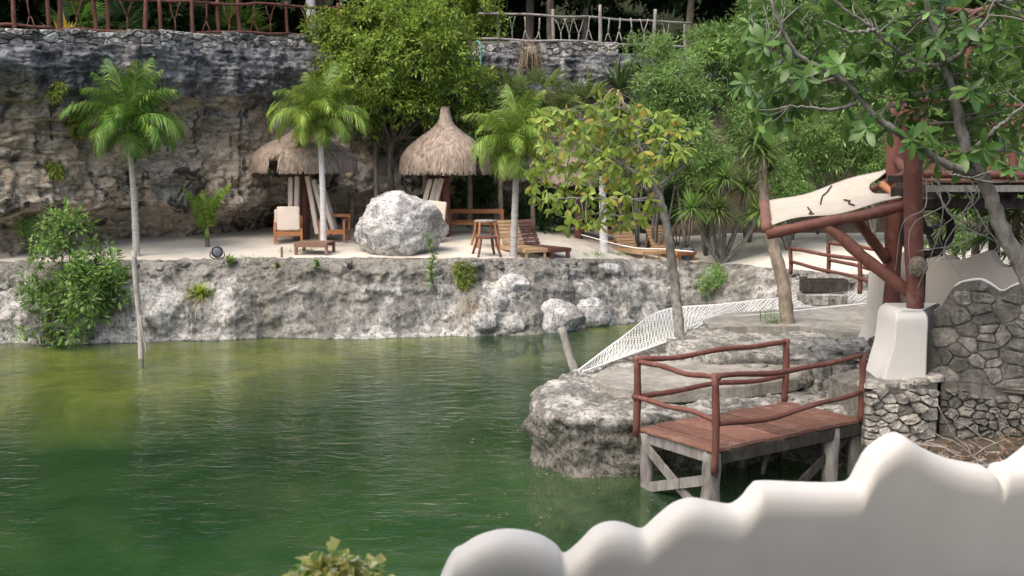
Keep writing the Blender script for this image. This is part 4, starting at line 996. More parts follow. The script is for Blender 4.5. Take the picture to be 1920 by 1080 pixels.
# floodlight
b0 = T(408, 485); r = thing('floodlight', b0, 'round black floodlight on the terrace edge above the grass tuft', 'lamp'); c = b0 + Vector((0, -.02, .17))
ax = Vector((.25, -.95, .12)).normalized()
q = ax.to_track_quat('Z', 'Y')
me = MB().lathe((0, 0, 0), [(.06, -.16), (.10, -.14), (.13, -.04), (.148, .0), (.148, .035), (.125, .035), (.12, .015)], 20).mesh('housing', True)
o = link('housing', me, M['black_plastic'], r, loc=c - b0); o.rotation_mode = 'QUATERNION'; o.rotation_quaternion = q
me = MB().lathe((0, 0, 0), [(.122, .016), (.10, .03), (.05, .036), (.01, .037)], 20).mesh('lens', True)
o = link('lens', me, M['lamp_glass'], r, loc=c - b0); o.rotation_mode = 'QUATERNION'; o.rotation_quaternion = q
MB().tube(spline([c + Vector((-.17, 0, 0)), c + Vector((-.17, 0, -.12)), c + Vector((0, 0, -.19)), c + Vector((.17, 0, -.12)), c + Vector((.17, 0, 0))], 13), .014, 6).build('bracket', M['black_plastic'], r)
b0 = T(528, 482); o = MB().bar(b0 - Vector((0, 0, .1)), b0 + Vector((.01, 0, .26)), .055, .05, (1, 0, 0), .008).build('stake', M['brown_wood']); tag(o, 'short brown wooden stake at the terrace edge by the low table', 'stake')

# ================================================================ FENCES ON THE CLIFF
def fence(px0, px1, label, mat_, seed, posts, sticks, h, r0=.05, zoff=.36, yoff=.48, rails=True):
    rg = random.Random(seed); n = 24
    line = [lip(px0 + (px1 - px0) * i / n) + Vector((0, yoff, zoff)) for i in range(n + 1)]
    la = np.array([tuple(p) for p in line]); kx = np.array([px0 + (px1 - px0) * i / n for i in range(n + 1)])
    for _ in range(3): la[1:-1] = .25 * la[:-2] + .5 * la[1:-1] + .25 * la[2:]
    def at(px): return Vector([float(np.interp(px, kx, la[:, k])) for k in range(3)])
    root = thing('branch_fence', la[0], label, 'fence')
    for px, hh in posts:
        p = at(px); log(p - Vector((0, 0, .15)), p + Vector((rg.uniform(-.05, .05), 0, hh)), r0 * rg.uniform(.85, 1.2), .02, 7, 8, rg, .1).build('post', M[mat_], root, sm=True)
    ps = [p for p, _ in posts]
    xs_ = np.linspace(px0, px1, max(3, int((px1 - px0) / 110)))
    for a, b in zip(xs_[:-1], xs_[1:]):
        for z in (.10, h):
            o_ = Vector((0, -.05, z + rg.uniform(-.03, .03))); log(at(a) + o_ - Vector((.08, 0, 0)), at(b) + o_ + Vector((.08, 0, 0)), r0 * .72, .03, 8, 7, rg, .1).build('rail', M[mat_], root, sm=True)
    for px in sticks:
        p = at(px); s_ = rg.choice((-1, 1)); w_ = rg.uniform(.14, .2); mode = rg.random()
        mb = MB(); y_ = Vector((0, 0, 0)); dn = mode < .5; zs_ = (.10, h * rg.uniform(.38, .55), h)
        if not dn:
            log(p + Vector((0, 0, zs_[0])), p + Vector((0, 0, zs_[1])), r0 * .45, .015, 4, 6, rg, .1, mb=mb)
            for s in (-1, 1): log(p + Vector((0, 0, zs_[1] - .02)), p + Vector((s * w_ * rg.uniform(.7, 1.1), 0, zs_[2])), r0 * .38, .02, 5, 6, rg, .2, mb=mb)
        else:
            log(p + Vector((0, 0, zs_[1])), p + Vector((s_ * .03, 0, zs_[2])), r0 * .45, .015, 4, 6, rg, .1, mb=mb)
            for s in (-1, 1): log(p + Vector((0, 0, zs_[1] + .02)), p + Vector((s * w_ * rg.uniform(.5, .9), 0, zs_[0])), r0 * .38, .02, 5, 6, rg, .2, mb=mb)
        mb.build('forked_branch', M[mat_], root, sm=True)
    return at
fr = fence(-60, 690, 'dark red log fence with forked branches along the cliff top', 'red_log', 6,
      [(-40, 1.05), (20, 1.05), (84, 1.05), (108, 1.0), (176, 1.15), (198, 1.1), (268, 1.0), (298, 1.05), (357, 1.1), (408, 1.0), (448, 1.05), (538, 1.0), (632, 1.0)],
      [50, 140, 235, 325, 385, 428, 474, 506, 575, 600, 660], .88, .055)
fg = fence(905, 1290, 'weathered grey branch fence along the cliff top beyond the lime tree', 'driftwood', 9,
      [(1037, 1.15), (1125, 1.25), (1228, 1.2), (935, 1.0), (1285, .9)], [960, 985, 1010, 1052, 1068, 1086, 1104, 1140, 1160, 1184, 1208, 1250], .86, .055)
p = lip(900) + Vector((0, -.35, 0)); o = MB().tube(spline([p + Vector((-.15, .1, .28)), p + Vector((0, 0, .25)), p + Vector((.03, 0, -.4)), p + Vector((.0, 0, -1.7))], 14), .03, 8).build('water_pipe', M['pipe_green'], sm=True)
tag(o, 'thin turquoise pipe hanging down the cliff beside the grey fence', 'pipe')

# ================================================================ RIGHT: PILLAR, POSTS, AWNING, RAISED DECK
pc = P(1705, 722, 15.35); bz = 1.27
pil = thing('white_pillar', (pc.x, pc.y, bz), 'flared white plaster pillar with a mossy grey side carrying the red post', 'pillar')
rows = [(722, 1654, 1737), (690, 1662, 1738), (660, 1671, 1739), (630, 1676, 1740), (600, 1679, 1741), (588, 1684, 1739), (583, 1692, 1733)]
mb = MB(); mb2 = MB(); vs = []; YF = 15.25; DEP = .9
sec = []
for (py, xa, xb) in rows:
    a, b = P(xa, py, YF), P(xb, py, YF); dz_ = 0; top_in = .05 if py < 590 else (.015 if py < 600 else 0)
    ring = [Vector((a.x, YF + .010 + top_in, a.z)), Vector((a.x + .03, YF + top_in, a.z)), Vector((b.x - .02, YF + top_in, b.z)), Vector((b.x, YF + .02 + top_in, b.z)), Vector((b.x + .50, YF + DEP - top_in, b.z)), Vector((a.x + .05, YF + DEP - top_in, a.z))]
    sec.append(ring)
sec = [list(q_) for q_ in zip(*[spline([r_[k] for r_ in sec], 26) for k in range(6)])]
nn_ = 6; vs = [p for r_ in sec for p in r_]
fw = [(l * nn_ + i, l * nn_ + (i + 1) % nn_, (l + 1) * nn_ + (i + 1) % nn_, (l + 1) * nn_ + i) for l in range(len(sec) - 1) for i in (0, 1, 2, 4, 5)] + [tuple((len(sec) - 1) * nn_ + i for i in range(nn_))]
MB().add(vs, fw).build('shaft', M['plaster'], pil)
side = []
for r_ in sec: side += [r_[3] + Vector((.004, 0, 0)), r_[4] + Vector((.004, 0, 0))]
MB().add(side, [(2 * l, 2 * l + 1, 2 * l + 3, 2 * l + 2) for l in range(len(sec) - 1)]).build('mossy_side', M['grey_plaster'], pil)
frame = thing('log_frame', (P(1716, 583, 15.55)), 'dark red log posts and braces carrying the cream awning and raised deck', 'log frame')
rg = random.Random(12); fm = M['red_log']
YA, YB = 15.55, 18.4
log(P(1716, 590, YA), P(1711, 188, YA), .125, .012, 12, 14, rg, .05).build('post', fm, frame, sm=True)
log(Vector((P(1682, 500, YB).x - .06, YB, 1.2)), P(1682, 192, YB), .14, .012, 12, 14, rg, .05).build('post', fm, frame, sm=True)
log(P(1674, 196, YB - .15), P(1716, 193, YA + .1), .055, .01, 6, 9, rg).build('rail', fm, frame, sm=True)
log(P(1682, 300, YB - .1), P(1712, 330, YA + .1), .06, .01, 6, 9, rg).build('rail', fm, frame, sm=True)
log(P(1703, 195, YB - 1.2), P(1700, 330, YB - 1.2), .06, .01, 6, 9, rg).build('rail', fm, frame, sm=True)
fB = [P(1438, 439, 16.4), P(1706, 384, 15.75)]; bB = [P(1432, 392, 19.0), P(1668, 325, 18.6)]
log(fB[0], fB[1], .085, .015, 12, 10, rg).build('awning_beam', fm, frame, sm=True)
log(bB[0], bB[1], .075, .015, 12, 10, rg).build('awning_beam', fm, frame, sm=True)
log(bB[0] + (bB[0] - fB[0]) * .05 + Vector((0, 0, .06)), fB[0] - (bB[0] - fB[0]) * .02 + Vector((0, 0, .10)), .085, .015, 10, 10, rg).build('end_beam', M['red_plank'], frame, sm=True)
log(P(1546, 420, 16.15), P(1706, 550, YA + .05), .085, .012, 10, 10, rg).build('brace', fm, frame, sm=True)
log(P(1600, 405, 18.2), P(1664, 488, YB - .05), .08, .012, 10, 10, rg).build('brace', fm, frame, sm=True)
log(P(1612, 366, 18.2), P(1700, 325, 16.2), .06, .012, 8, 9, rg).build('cross_pole', fm, frame, sm=True)
log(P(1654, 345, 16.6), P(1684, 376, 16.2), .05, .01, 6, 9, rg).build('cross_pole', M['orange_wood'], frame, sm=True)
MB().bar(P(1664, 335, 16.0), P(1718, 335, 15.9), .14, .10, (0, 0, 1), .01).build('cross_pole', M['dark_wood'], frame)
MB().bar(P(1670, 362, 16.0), P(1712, 362, 15.9), .14, .16, (0, 0, 1), .01).build('cross_pole', M['dark_wood'], frame)
# awning cloth
aw = thing('awning', fB[0], 'sagging cream canvas awning tied over the red log frame', 'awning')
nu, nv = 30, 22; pts = np.zeros((nu, nv, 3))
n0, n1 = fB[0] + Vector((.02, 0, .12)), fB[1] + Vector((-.1, 0, .10)); f0, f1 = bB[0] + Vector((.05, 0, .10)), bB[1] + Vector((0, 0, .10))
for i in range(nu):
    for j in range(nv):
        s_, t_ = i / (nu - 1), j / (nv - 1); e = 1 - .20 * math.sin(math.pi * t_); s2 = s_ * (e if s_ > 0 else 1)
        s2 = .02 + s_ * (e - .02)
        p = n0.lerp(n1, s2).lerp(f0.lerp(f1, s2), t_)
        p.z -= .05 * math.sin(math.pi * t_) * (1 - .3 * s2) - .03 * math.sin(9 * s2 + 2 * t_); p.z += .015 * math.sin(14 * t_ + 6 * s_)
        pts[i, j] = p
o = link('canvas', grid_mesh('canvas', pts, nu, nv), M['canvas'], aw); md = o.modifiers.new('t', 'SOLIDIFY'); md.thickness = .012
for (s_, a, b) in ((.36, .05, .45), (.55, .55, .95), (.72, .1, .4)):
    i = int(s_ * (nu - 1)); q = [Vector(pts[i + (k // 4), int((a + (b - a) * k / 7) * (nv - 1))]) + Vector((0, 0, .02)) for k in range(8)]
    MB().tube(q, .012, 5).build('cord', M['dark_wood'], aw)
# raised deck
DK = 4.03; rd = thing('raised_deck', (P(1740, 340, 16.3).x, 16.3, DK), 'raised plank deck on dark beams behind the leaning tree', 'deck')
x0 = P(1735, 340, 16.3).x
for k in range(22):
    y = 16.3 + k * .26; MB().bar((P(1735, 340, y).x, y, DK + rg.uniform(-.004, .004)), (x0 + 6.5, y, DK), .25, .04, (0, 0, 1), .005).build('plank', M['red_plank'], rd)
MB().bar((x0, 16.22, DK - .10), (x0 + 6.5, 16.22, DK - .10), .05, .10, (0, 0, 1), .005).build('fascia', M['driftwood'], rd)
for k in range(7): MB().bar((x0 + .3 + k, 16.3, DK - .16), (x0 + .3 + k, 18.5 + k, DK - .16), .08, .2).build('joist', M['dark_wood'], rd)
MB().bar((x0 - .1, 16.5, DK - .33), (x0 + 6.5, 16.5, DK - .33), .12, .14).build('beam', M['dark_wood'], rd)
log((x0, 16.35, DK + .10), (x0 + 6.5, 16.35, DK + .10), .06, .02, 10, 9, rg).build('kerb_log', fm, rd, sm=True)
# low plank parapet at the rear of the deck
for k in range(3): MB().bar((P(1738, 300, 21.7).x, 21.7, DK + .16 + .13 * k), (x0 + 8, 21.7, DK + .16 + .13 * k), .03, .12, (0, 0, 1), .004).build('parapet_board', M['red_plank'], rd)
for (px, Y, ya, yb, r_) in ((1822, 21.5, 22, 330, .07), (1733, 21.5, 60, 330, .07), (1905, 18, 215, 330, .07)):
    log(Vector((P(px, ya, Y).x, Y, DK)), P(px, ya, Y), r_, .015, 8, 9, rg).build('post', fm, rd, sm=True)
log(P(1700, 10, 21.5), P(1960, 40, 21.5), .06, .02, 8, 9, rg).build('rail', fm, rd, sm=True)
log(P(1815, 25, 21.4), P(1890, 8, 21.0), .055, .02, 8, 9, rg).build('rail', fm, rd, sm=True)
log(P(1720, 187, 21.4), P(1960, 200, 21.4), .05, .02, 8, 9, rg).build('rail', fm, rd, sm=True)
log(P(1735, 230, 18), P(1960, 236, 18), .05, .02, 8, 9, rg).build('rail', fm, rd, sm=True)
for k in range(6):
    a = Vector((P(1760, 400, 21.3).x + k * 1.1, 21.3, 0)); log((a.x, a.y, 1.0), (a.x, a.y, DK - .25), .11, .02, 7, 9, rg).build('support_post', M['dark_wood'], rd, sm=True)
# woven ball lamp and black drum fan
c = P(1721, 500, 15.33); o = boulder('woven_lamp', c, (.125, .125, .135), 5, M['woven'], 'round woven brown ball lamp on the red post', 4, 0, 1, rough=.02, cat='lamp')
c = P(1738, 432, 17.6); fan = thing('drum_fan', c, 'large black round fan in the shade under the raised deck', 'fan')
fan.location = c; n_ = 26
ringp = [c + Vector((.38 * math.cos(2 * math.pi * k / n_), 0, .38 * math.sin(2 * math.pi * k / n_))) for k in range(n_ + 1)]
MB().tube(ringp, .065, 8, False).build('drum_ring', M['black_plastic'], fan, sm=True)
for rr in (.12, .2, .28):
    MB().tube([c + Vector((rr * math.cos(2 * math.pi * k / n_), -.08, rr * math.sin(2 * math.pi * k / n_))) for k in range(n_ + 1)], .006, 5, False).build('guard_wire', M['black_plastic'], fan)
for k in range(4):
    a = k * math.pi / 2 + .4; MB().bar(c + Vector((0, .02, 0)), c + Vector((.33 * math.cos(a), .02, .33 * math.sin(a))), .02, .17, (0, 1, 0) if k % 2 else (.3, .8, .2)).build('blade', M['black_plastic'], fan)
MB().tube([c + Vector((0, -.1, 0)), c + Vector((0, .1, 0))], .07, 12).build('hub', M['black_plastic'], fan)
log(c + Vector((0, .05, -.4)), c + Vector((0, .05, -2.2)), .035, 0, 4, 8).build('stand', M['black_plastic'], fan)
# wavy cream wall behind the post
CA, CB = P(1640, 600, 19.3), P(2060, 600, 16.2)
tp = [(1645, 512), (1652, 505), (1663, 494), (1675, 482), (1687, 471), (1710, 468), (1733, 466), (1742, 475), (1750, 487), (1759, 481), (1768, 477), (1776, 488), (1792, 487), (1807, 483), (1828, 475), (1846, 469), (1853, 480), (1860, 491), (1870, 500), (1884, 502), (1900, 497), (1920, 489), (1960, 470), (1985, 488), (2010, 480), (2060, 478)]
pr = prof_from_px(tp, CA, CB, 1.15)
root = thing('cream_wall', (CA.x, CA.y, 1.15), 'cream plaster wall with a wavy top running behind the red post', 'wall')
o = wall_core((CA.x, CA.y, 0), (CB.x, CB.y, 0), pr, .22).build('wall_body', M['plaster_far'], root); md = o.modifiers.new('b', 'BEVEL'); md.width = .03; md.segments = 2; md.limit_method = 'ANGLE'
rows = [(640, 1628, 1690), (620, 1636, 1690), (590, 1642, 1690), (550, 1646, 1690), (515, 1648, 1689)]
vs = []
for (py, xa, xb) in rows:
    a, b = P(xa, py, 19.0), P(xb, py, 18.6); vs += [(a.x, 18.98, a.z), (b.x, 18.62, b.z), (b.x, 19.2, b.z), (a.x, 19.55, a.z)]
MB().add(vs, [(l * 4 + i, l * 4 + (i + 1) % 4, (l + 1) * 4 + (i + 1) % 4, (l + 1) * 4 + i) for l in range(4) for i in range(4)] + [(16, 17, 18, 19)]).build('end_buttress', M['plaster_far'], root)
# log rails of the ramp
rr_ = thing('ramp_railing', T(1480, 505), 'low red log railing of the ramp beyond the netting', 'railing'); rg = random.Random(14)
def lg(a, b, r_, nm='rail'): log(a, b, r_, .015, 8, 8, rg, .05).build(nm, M['red_log'], rr_, sm=True)
g = [(1482, 506, 466, 27.2), (1612, 543, 487, 24.0), (1553, 505, 455, 26.8), (1660, 535, 470, 24.6)]
tops = []
for (px, yb, ya, Y) in g: a, b = P(px, yb + 8, Y), P(px, ya, Y); lg(a, b, .05, 'post'); tops.append((a, b))
lg(tops[0][1], tops[1][1] + (tops[1][1] - tops[0][1]) * .22, .045); lg(tops[0][0].lerp(tops[0][1], .5), tops[1][0].lerp(tops[1][1], .42) + (tops[1][1] - tops[0][1]) * .22, .042)
lg(tops[2][1], tops[3][1], .045); lg(tops[2][0].lerp(tops[2][1], .45), tops[3][0].lerp(tops[3][1], .45), .042)
a = P(1544, 535, 24.5); o = thing('wooden_trough', a, 'dark weathered wooden box on the pavement by the ramp railing', 'box')
MB().box((a.x - .48, a.y - .2, a.z - .14), (a.x + .48, a.y - .16, a.z + .14), .008).build('front_board', M['dark_wood'], o); MB().box((a.x - .48, a.y + .16, a.z - .14), (a.x + .48, a.y + .2, a.z + .14), .008).build('rear_board', M['dark_wood'], o)
for s in (-1, 1): MB().box((a.x + s * .46 - .02, a.y - .158, a.z - .14), (a.x + s * .46 + .02, a.y + .158, a.z + .14), .006).build('end_board', M['dark_wood'], o)
MB().box((a.x - .438, a.y - .158, a.z - .14), (a.x + .438, a.y + .158, a.z - .02)).build('filling', M['dark_wood'], o)
a = P(1544, 551, 24.2); MB().box((a.x - .45, a.y - .1, a.z - .25), (a.x + .5, a.y + .5, a.z - .01), .02).build('plinth', M['ledge_stone'], o)

# ================================================================ FOREGROUND WAVY WHITE WALL
fp = [(835, 1080), (868, 1050), (905, 1030), (955, 1021), (1010, 1030), (1045, 1050), (1062, 1067), (1090, 1046), (1120, 1016), (1150, 1005), (1180, 1008), (1213, 1018), (1240, 996), (1275, 968), (1310, 958), (1350, 965), (1385, 969), (1408, 955), (1428, 931), (1446, 924), (1540, 927), (1595, 926), (1618, 919), (1634, 890), (1652, 860), (1688, 833), (1715, 833), (1750, 856), (1800, 878), (1850, 888), (1872, 893), (1884, 905), (1896, 888), (1925, 880), (1990, 835), (2050, 850), (2120, 800)]
ring = []
for i, (px, py) in enumerate(fp):
    Y = 4.35 + (px - 835) / 1285 * 1.3; ring.append(P(px, py, Y))
rs_ = [ring[0] + Vector((-.12, -.05, -.3))] + ring
pth = spline(rs_, 190)
prof = [(p.x, p.y, p.z) for p in pth]
# cross-section: rounded rim; front face (towards camera) and back face
vs = []; n = len(prof); TH = .26; arc = [(0, -1.9), (0, -.30), (0, -.125), (0, -.10)] + [(.075 * (1 - math.cos(a)), -.10 + .10 * math.sin(a)) for a in (R(30), R(60), R(90))] + [(TH - .06, 0), (TH - .02, -.015), (TH, -.06), (TH, -1.9)]
m_ = len(arc)
for i in range(n):
    p = Vector(prof[i]); a = Vector(prof[max(i - 1, 0)]); b = Vector(prof[min(i + 1, n - 1)]); t_ = (b - a); t2 = Vector((t_.x, 0, t_.z)).normalized(); nr = Vector((-t2.z, 0, t2.x))
    if nr.z < 0: nr = -nr
    for (dy, dz_) in arc:
        if dz_ < -.29: vs.append((p.x if dz_ > -1 else p.x, p.y + dy, min(p.z + dz_, p.z - .3) if dz_ > -1 else .3))
        else: vs.append((p.x, p.y + dy, p.z + dz_))
fs = [(i * m_ + k, (i + 1) * m_ + k, (i + 1) * m_ + k + 1, i * m_ + k + 1) for i in range(n - 1) for k in range(m_ - 1)]
fs += [tuple(range(m_))[::-1]]
o = MB().add(vs, fs).build('parapet_wall', M['plaster'], sm=True)
tag(o, 'thick smooth white plaster parapet with a wavy scalloped top edge', 'wall')

# ================================================================ VEGETATION
def leaf_tris(base, dirs, ups, L, W, fold=.25, droop=.0):
    """vectorised 2-triangle folded leaves. all arrays (n,3); L,W (n,)"""
    n = len(base); d = dirs / np.linalg.norm(dirs, axis=1)[:, None]
    s = np.cross(d, ups); s /= np.maximum(np.linalg.norm(s, axis=1), 1e-6)[:, None]; u = np.cross(s, d)
    tip = base + d * L[:, None]; tip[:, 2] -= droop * L
    mid_ = base + d * (L * .48)[:, None]; mid_[:, 2] -= droop * L * .2
    l = mid_ + s * (W * .5)[:, None] + u * (W * fold)[:, None]; r = mid_ - s * (W * .5)[:, None] + u * (W * fold)[:, None]
    V = np.stack([base, l, tip, r], 1).reshape(-1, 3); i = np.arange(n)[:, None] * 4
    Fq = np.concatenate([i + np.array([[0, 2, 1]]), i + np.array([[0, 3, 2]])], 1).reshape(-1, 3)
    return V, Fq
def crown_mesh(name, lobes, n, per, L, seed, asp=.36, spread=.25, shell=(.45, 1.0), droop=.15, top=.25):
    """lobes: (center, (rx,ry,rz)); n clumps spread over lobes; per leaves each"""
    rs = np.random.RandomState(seed); vol = np.array([l[1][0] * l[1][1] + l[1][2] * l[1][0] for l in lobes]); pick = rs.choice(len(lobes), n, p=vol / vol.sum())
    C = np.array([tuple(l[0]) for l in lobes])[pick]; Rr = np.array([l[1] for l in lobes])[pick]
    d = rs.normal(size=(n, 3)); d[:, 2] += top; d /= np.linalg.norm(d, axis=1)[:, None]
    rad = rs.uniform(shell[0], shell[1], n) ** .8
    cc = C + d * Rr * rad[:, None]
    b = np.repeat(cc, per, 0); od = np.repeat(d, per, 0); m = len(b)
    off = rs.normal(size=(m, 3)); off /= np.linalg.norm(off, axis=1)[:, None]
    base = b + off * (spread * rs.uniform(.05, 1, m))[:, None] * .6
    dirs = off * 1.0 + od * .55 + rs.normal(size=(m, 3)) * .25; dirs[:, 2] -= droop
    ups = od * .5 + np.array([0, 0, 1.0]) + rs.normal(size=(m, 3)) * .35
    Ls = L * rs.uniform(.6, 1.25, m); V, Fq = leaf_tris(base, dirs, ups, Ls, Ls * asp * rs.uniform(.8, 1.2, m), .2, droop * .6)
    return fast_mesh(name, V, Fq)
def limb(mb, a, b, r0, r1, rg, wob=.08, n=7, seg=7):
    p = logpath(a, b, wob, n, rg); mb.tube(p, [r0 + (r1 - r0) * i / (n - 1) for i in range(n)], seg)
def shrub(name, base, lobes, n, per, L, seed, lm, label, cat='shrub', group=None, bark='bark', r0=.06, asp=.36, spread=.25, droop=.15, shell=(.45, 1.0), trunk=True, top=.25):
    rg = random.Random(seed); base = Vector(base); root = thing(name, base, label, cat, group)
    if trunk:
        mb = MB()
        if cat == 'tree':
            cen = sum((Vector(c) for c, _ in lobes), Vector()) / len(lobes); fk = base.lerp(cen, .55); limb(mb, base - Vector((0, 0, .15)), fk, r0, r0 * .6, rg, .12, 8, 9)
            for (c, rr) in lobes: limb(mb, fk, Vector(c), r0 * .38, r0 * .1, rg, .15, 7, 6)
        else:
          for (c, rr) in lobes: limb(mb, base - Vector((0, 0, .15)), Vector(c), r0 * rg.uniform(.7, 1), r0 * .25, rg, .12 * (Vector(c) - base).length * .4, 8, 6)
        mb.build('trunk' if cat == 'tree' else 'stems', M[bark], root, sm=True)
    o = link('crown' if cat == 'tree' else 'foliage', crown_mesh(name, lobes, n, per, L, seed, asp, spread, shell, droop, top), M[lm], root); o['kind'] = 'stuff'
    return root
def lb(px, py, r, Y, ry=None, squash=1.0):
    k = Y / F; return (P(px, py, Y), (r * k, (ry or r) * k, r * k * squash))
# ---- palms
def frond_mesh(L, e0, e1, seed, ll=.42, n=34, wd=.016):
    rg = random.Random(seed); V = []; T3 = []; N = 16; p = Vector((0, 0, 0)); pts_ = [p.copy()]; tn = []
    for i in range(N):
        t = (i + .5) / N; e = R(e0 + (e1 - e0) * t ** 1.25); d = Vector((math.cos(e), 0, math.sin(e))); tn.append(d); p = p + d * (L / N); pts_.append(p.copy())
    tn.append(tn[-1])
    def at(t):
        u = t * N; i = min(int(u), N - 1); return pts_[i].lerp(pts_[i + 1], u - i), tn[i]
    for i in range(n):
        t = .12 + .88 * (i + .5) / n; l = ll * (math.sin(math.pi * min(1, .18 + .80 * t)) ** .6) * rg.uniform(.85, 1.1)
        o, d = at(t)
        for s in (-1, 1):
            sd = Vector((0, s, 0)); nrm_ = d.cross(Vector((0, 1, 0))) * -1
            q = (d * (.45 + .45 * t) + sd * (.8 - .30 * t) + nrm_ * rg.uniform(-.05, .5)).normalized(); w_ = d * wd * rg.uniform(.8, 1.2)
            m1 = o + q * l * .5; m2 = m1 + (q + Vector((0, 0, -rg.uniform(.5, 1.5)))).normalized() * l * .5; k = len(V)
            V += [o - w_ * .6, o + w_ * .6, m1 - w_, m1 + w_, m2]; T3 += [(k, k + 1, k + 3), (k, k + 3, k + 2), (k + 2, k + 3, k + 4)]
    mb = MB().tube(pts_, [.020 * (1 - .85 * i / N) + .003 for i in range(N + 1)], 4)
    k = len(V); V += [Vector(v) for v in mb.v]
    for f_ in mb.f:
        for j in range(1, len(f_) - 1): T3.append((k + f_[0], k + f_[j], k + f_[j + 1]))
    return fast_mesh('frond', [tuple(v) for v in V], T3)
FR = {}
def frond_set(key, L, ll, wd=.016):
    if key not in FR:
        FR[key] = [frond_mesh(L * s_, e0, e1, i * 7 + 1, ll, 72, wd) for i, (e0, e1, s_) in enumerate(((86, 40, .95), (76, -15, 1.0), (66, -50, 1.05), (58, -85, 1.0), (44, -95, .85), (25, -98, .65)))]
    return FR[key]
def palm(base, crown, r0, r1, key, L, ll, nf, lm, bark, label, seed, group=None, lean=0, emin=0, name='palm_tree', wd=.013, shaft=True, lmax=5):
    rg = random.Random(seed); base, crown = Vector(base), Vector(crown); root = thing(name, base, label, 'palm', group)
    n = 26; pth = spline([base - Vector((0, 0, .15)), base.lerp(crown, .5) + Vector((lean, 0, 0)), crown], n)
    rad = [(r0 + (r1 - r0) * i / (n - 1) + (.35 * r0 if i == 0 else .15 * r0 if i == 1 else 0)) * (1.06 if i % 2 else .97) for i in range(n)]
    MB().tube(pth, rad, 10).build('trunk', M[bark], root, sm=True)
    if shaft: MB().tube([crown, crown + Vector((0, 0, L * .12)), crown + Vector((0, 0, L * .24))], [r1 * 1.1, r1 * 1.2, r1 * .5], 9).build('crownshaft', M[lm], root, sm=True)
    ms = frond_set((key, lm), L, ll, wd)
    for i in range(nf):
        lev = min(lmax, max(emin, int((i / nf) * 6))); me = ms[lev]
        if len(me.materials) == 0: me.materials.append(M[lm])
        o = bpy.data.objects.new('frond', me); COL.objects.link(o); o.parent = root
        o.location = crown + Vector((0, 0, L * (.2 - .14 * i / nf))) - base; o.rotation_euler = (rg.uniform(-.25, .25), rg.uniform(-.12, .12), i * 2.39996 + rg.uniform(-.25, .25)); s_ = rg.uniform(.88, 1.1); o.scale = (s_, s_, s_)
    return root
b = T(256, 480); palm(b, P(242, 262, b.y - .1), .095, .065, 'a', 1.85, .64, 26, 'leaf_palm', 'palm_bark', 'tall slim palm with drooping feather fronds before the bare cliff', 1, lean=.03)
b = T(607, 464); palm(b, P(600, 250, b.y), .085, .07, 'b', 1.7, .60, 24, 'leaf_palm_yellow', 'white_bark', 'yellowish green palm with a white painted trunk before the ragged palapa', 2, lean=.02)
b = T(962, 483); palm(b, P(969, 298, b.y + .2), .10, .075, 'c', 1.7, .58, 24, 'leaf_palm_yellow', 'palm_bark', 'grey-trunked palm rising beside the light lounger with yellowing fronds', 3)
b = T(1133, 473); palm(b, P(1129, 330, b.y), .13, .09, 'd', 1.5, .38, 12, 'leaf_palm', 'white_bark', 'pale palm trunk in a grass patch, its crown lost in the yellow-green tree', 4)
b = T(389, 463); palm(b, b + Vector((0, 0, .22)), .06, .06, 'e', 1.35, .34, 5, 'leaf_palm_yellow', 'bark', 'young knee-high palm with few upright fronds against the cliff', 5, name='young_palm', wd=.02, lmax=0)
# ---- fan palms
def fan_mesh(seed, n=22, L=.62, pet=.7):
    rg = random.Random(seed); V = []; T3 = []; c = Vector((pet, 0, 0))
    for i in range(n):
        a = R(-125 + 250 * i / (n - 1)); d = Vector((math.cos(a), math.sin(a), .18 * math.cos(a * 2))); l = L * (.75 + .25 * math.cos(a)) * rg.uniform(.9, 1.08)
        s_ = Vector((-math.sin(a), math.cos(a), 0)) * .022; m1 = c + d * l * .55; m2 = c + d * l + Vector((0, 0, -.10 * rg.uniform(.4, 1.6))); k = len(V)
        V += [c - s_ * .3, c + s_ * .3, m1 - s_, m1 + s_, m2]; T3 += [(k, k + 1, k + 3), (k, k + 3, k + 2), (k + 2, k + 3, k + 4)]
    k = len(V); V += [Vector((0, -.012, 0)), Vector((0, .012, 0)), c]; T3 += [(k, k + 1, k + 2)]
    return fast_mesh('fan_leaf', [tuple(v) for v in V], T3)
FM = [fan_mesh(i) for i in range(3)]; FMm = {}
def fan_palm(base, crown, label, seed, nl=16, sc=1.0, lm='leaf_fan', group=None, bark='brown_bark', r0=.08):
    rg = random.Random(seed); base, crown = Vector(base), Vector(crown); root = thing('fan_palm', base, label, 'palm', group)
    log(base - Vector((0, 0, .1)), crown, r0, .03, 10, 8, rg, .1).build('trunk', M[bark], root, sm=True)
    for i in range(nl):
        k = (i % 3, lm)
        if k not in FMm: FMm[k] = FM[i % 3].copy(); FMm[k].materials.append(M[lm])
        o = bpy.data.objects.new('fan_leaf', FMm[k]); COL.objects.link(o); o.parent = root; o.location = crown - base
        o.rotation_euler = (rg.uniform(-.4, .4), R(-70 + 105 * (i / nl)) + rg.uniform(-.15, .15), i * 2.39996 + rg.uniform(-.3, .3)); s_ = sc * rg.uniform(.8, 1.15); o.scale = (s_, s_, s_)
    return root
def onT(px, Y): x = (px - 960) / F * Y; return Vector((x, Y, float(zt(x, Y))))
fan_palm(onT(704, 34.0), P(704, 245, 34.0), 'dark fan palm with a brown trunk in the recess behind the boulder', 1, 16, .9)
fan_palm(onT(660, 34.3), P(655, 160, 34.0), 'dark fan palm whose crown hangs under the lime tree beside the cliff', 2, 14, .95)
fan_palm(onT(795, 34.4), P(798, 205, 34.2), 'fan palm directly behind the peak of the whole palapa', 3, 16, .95)
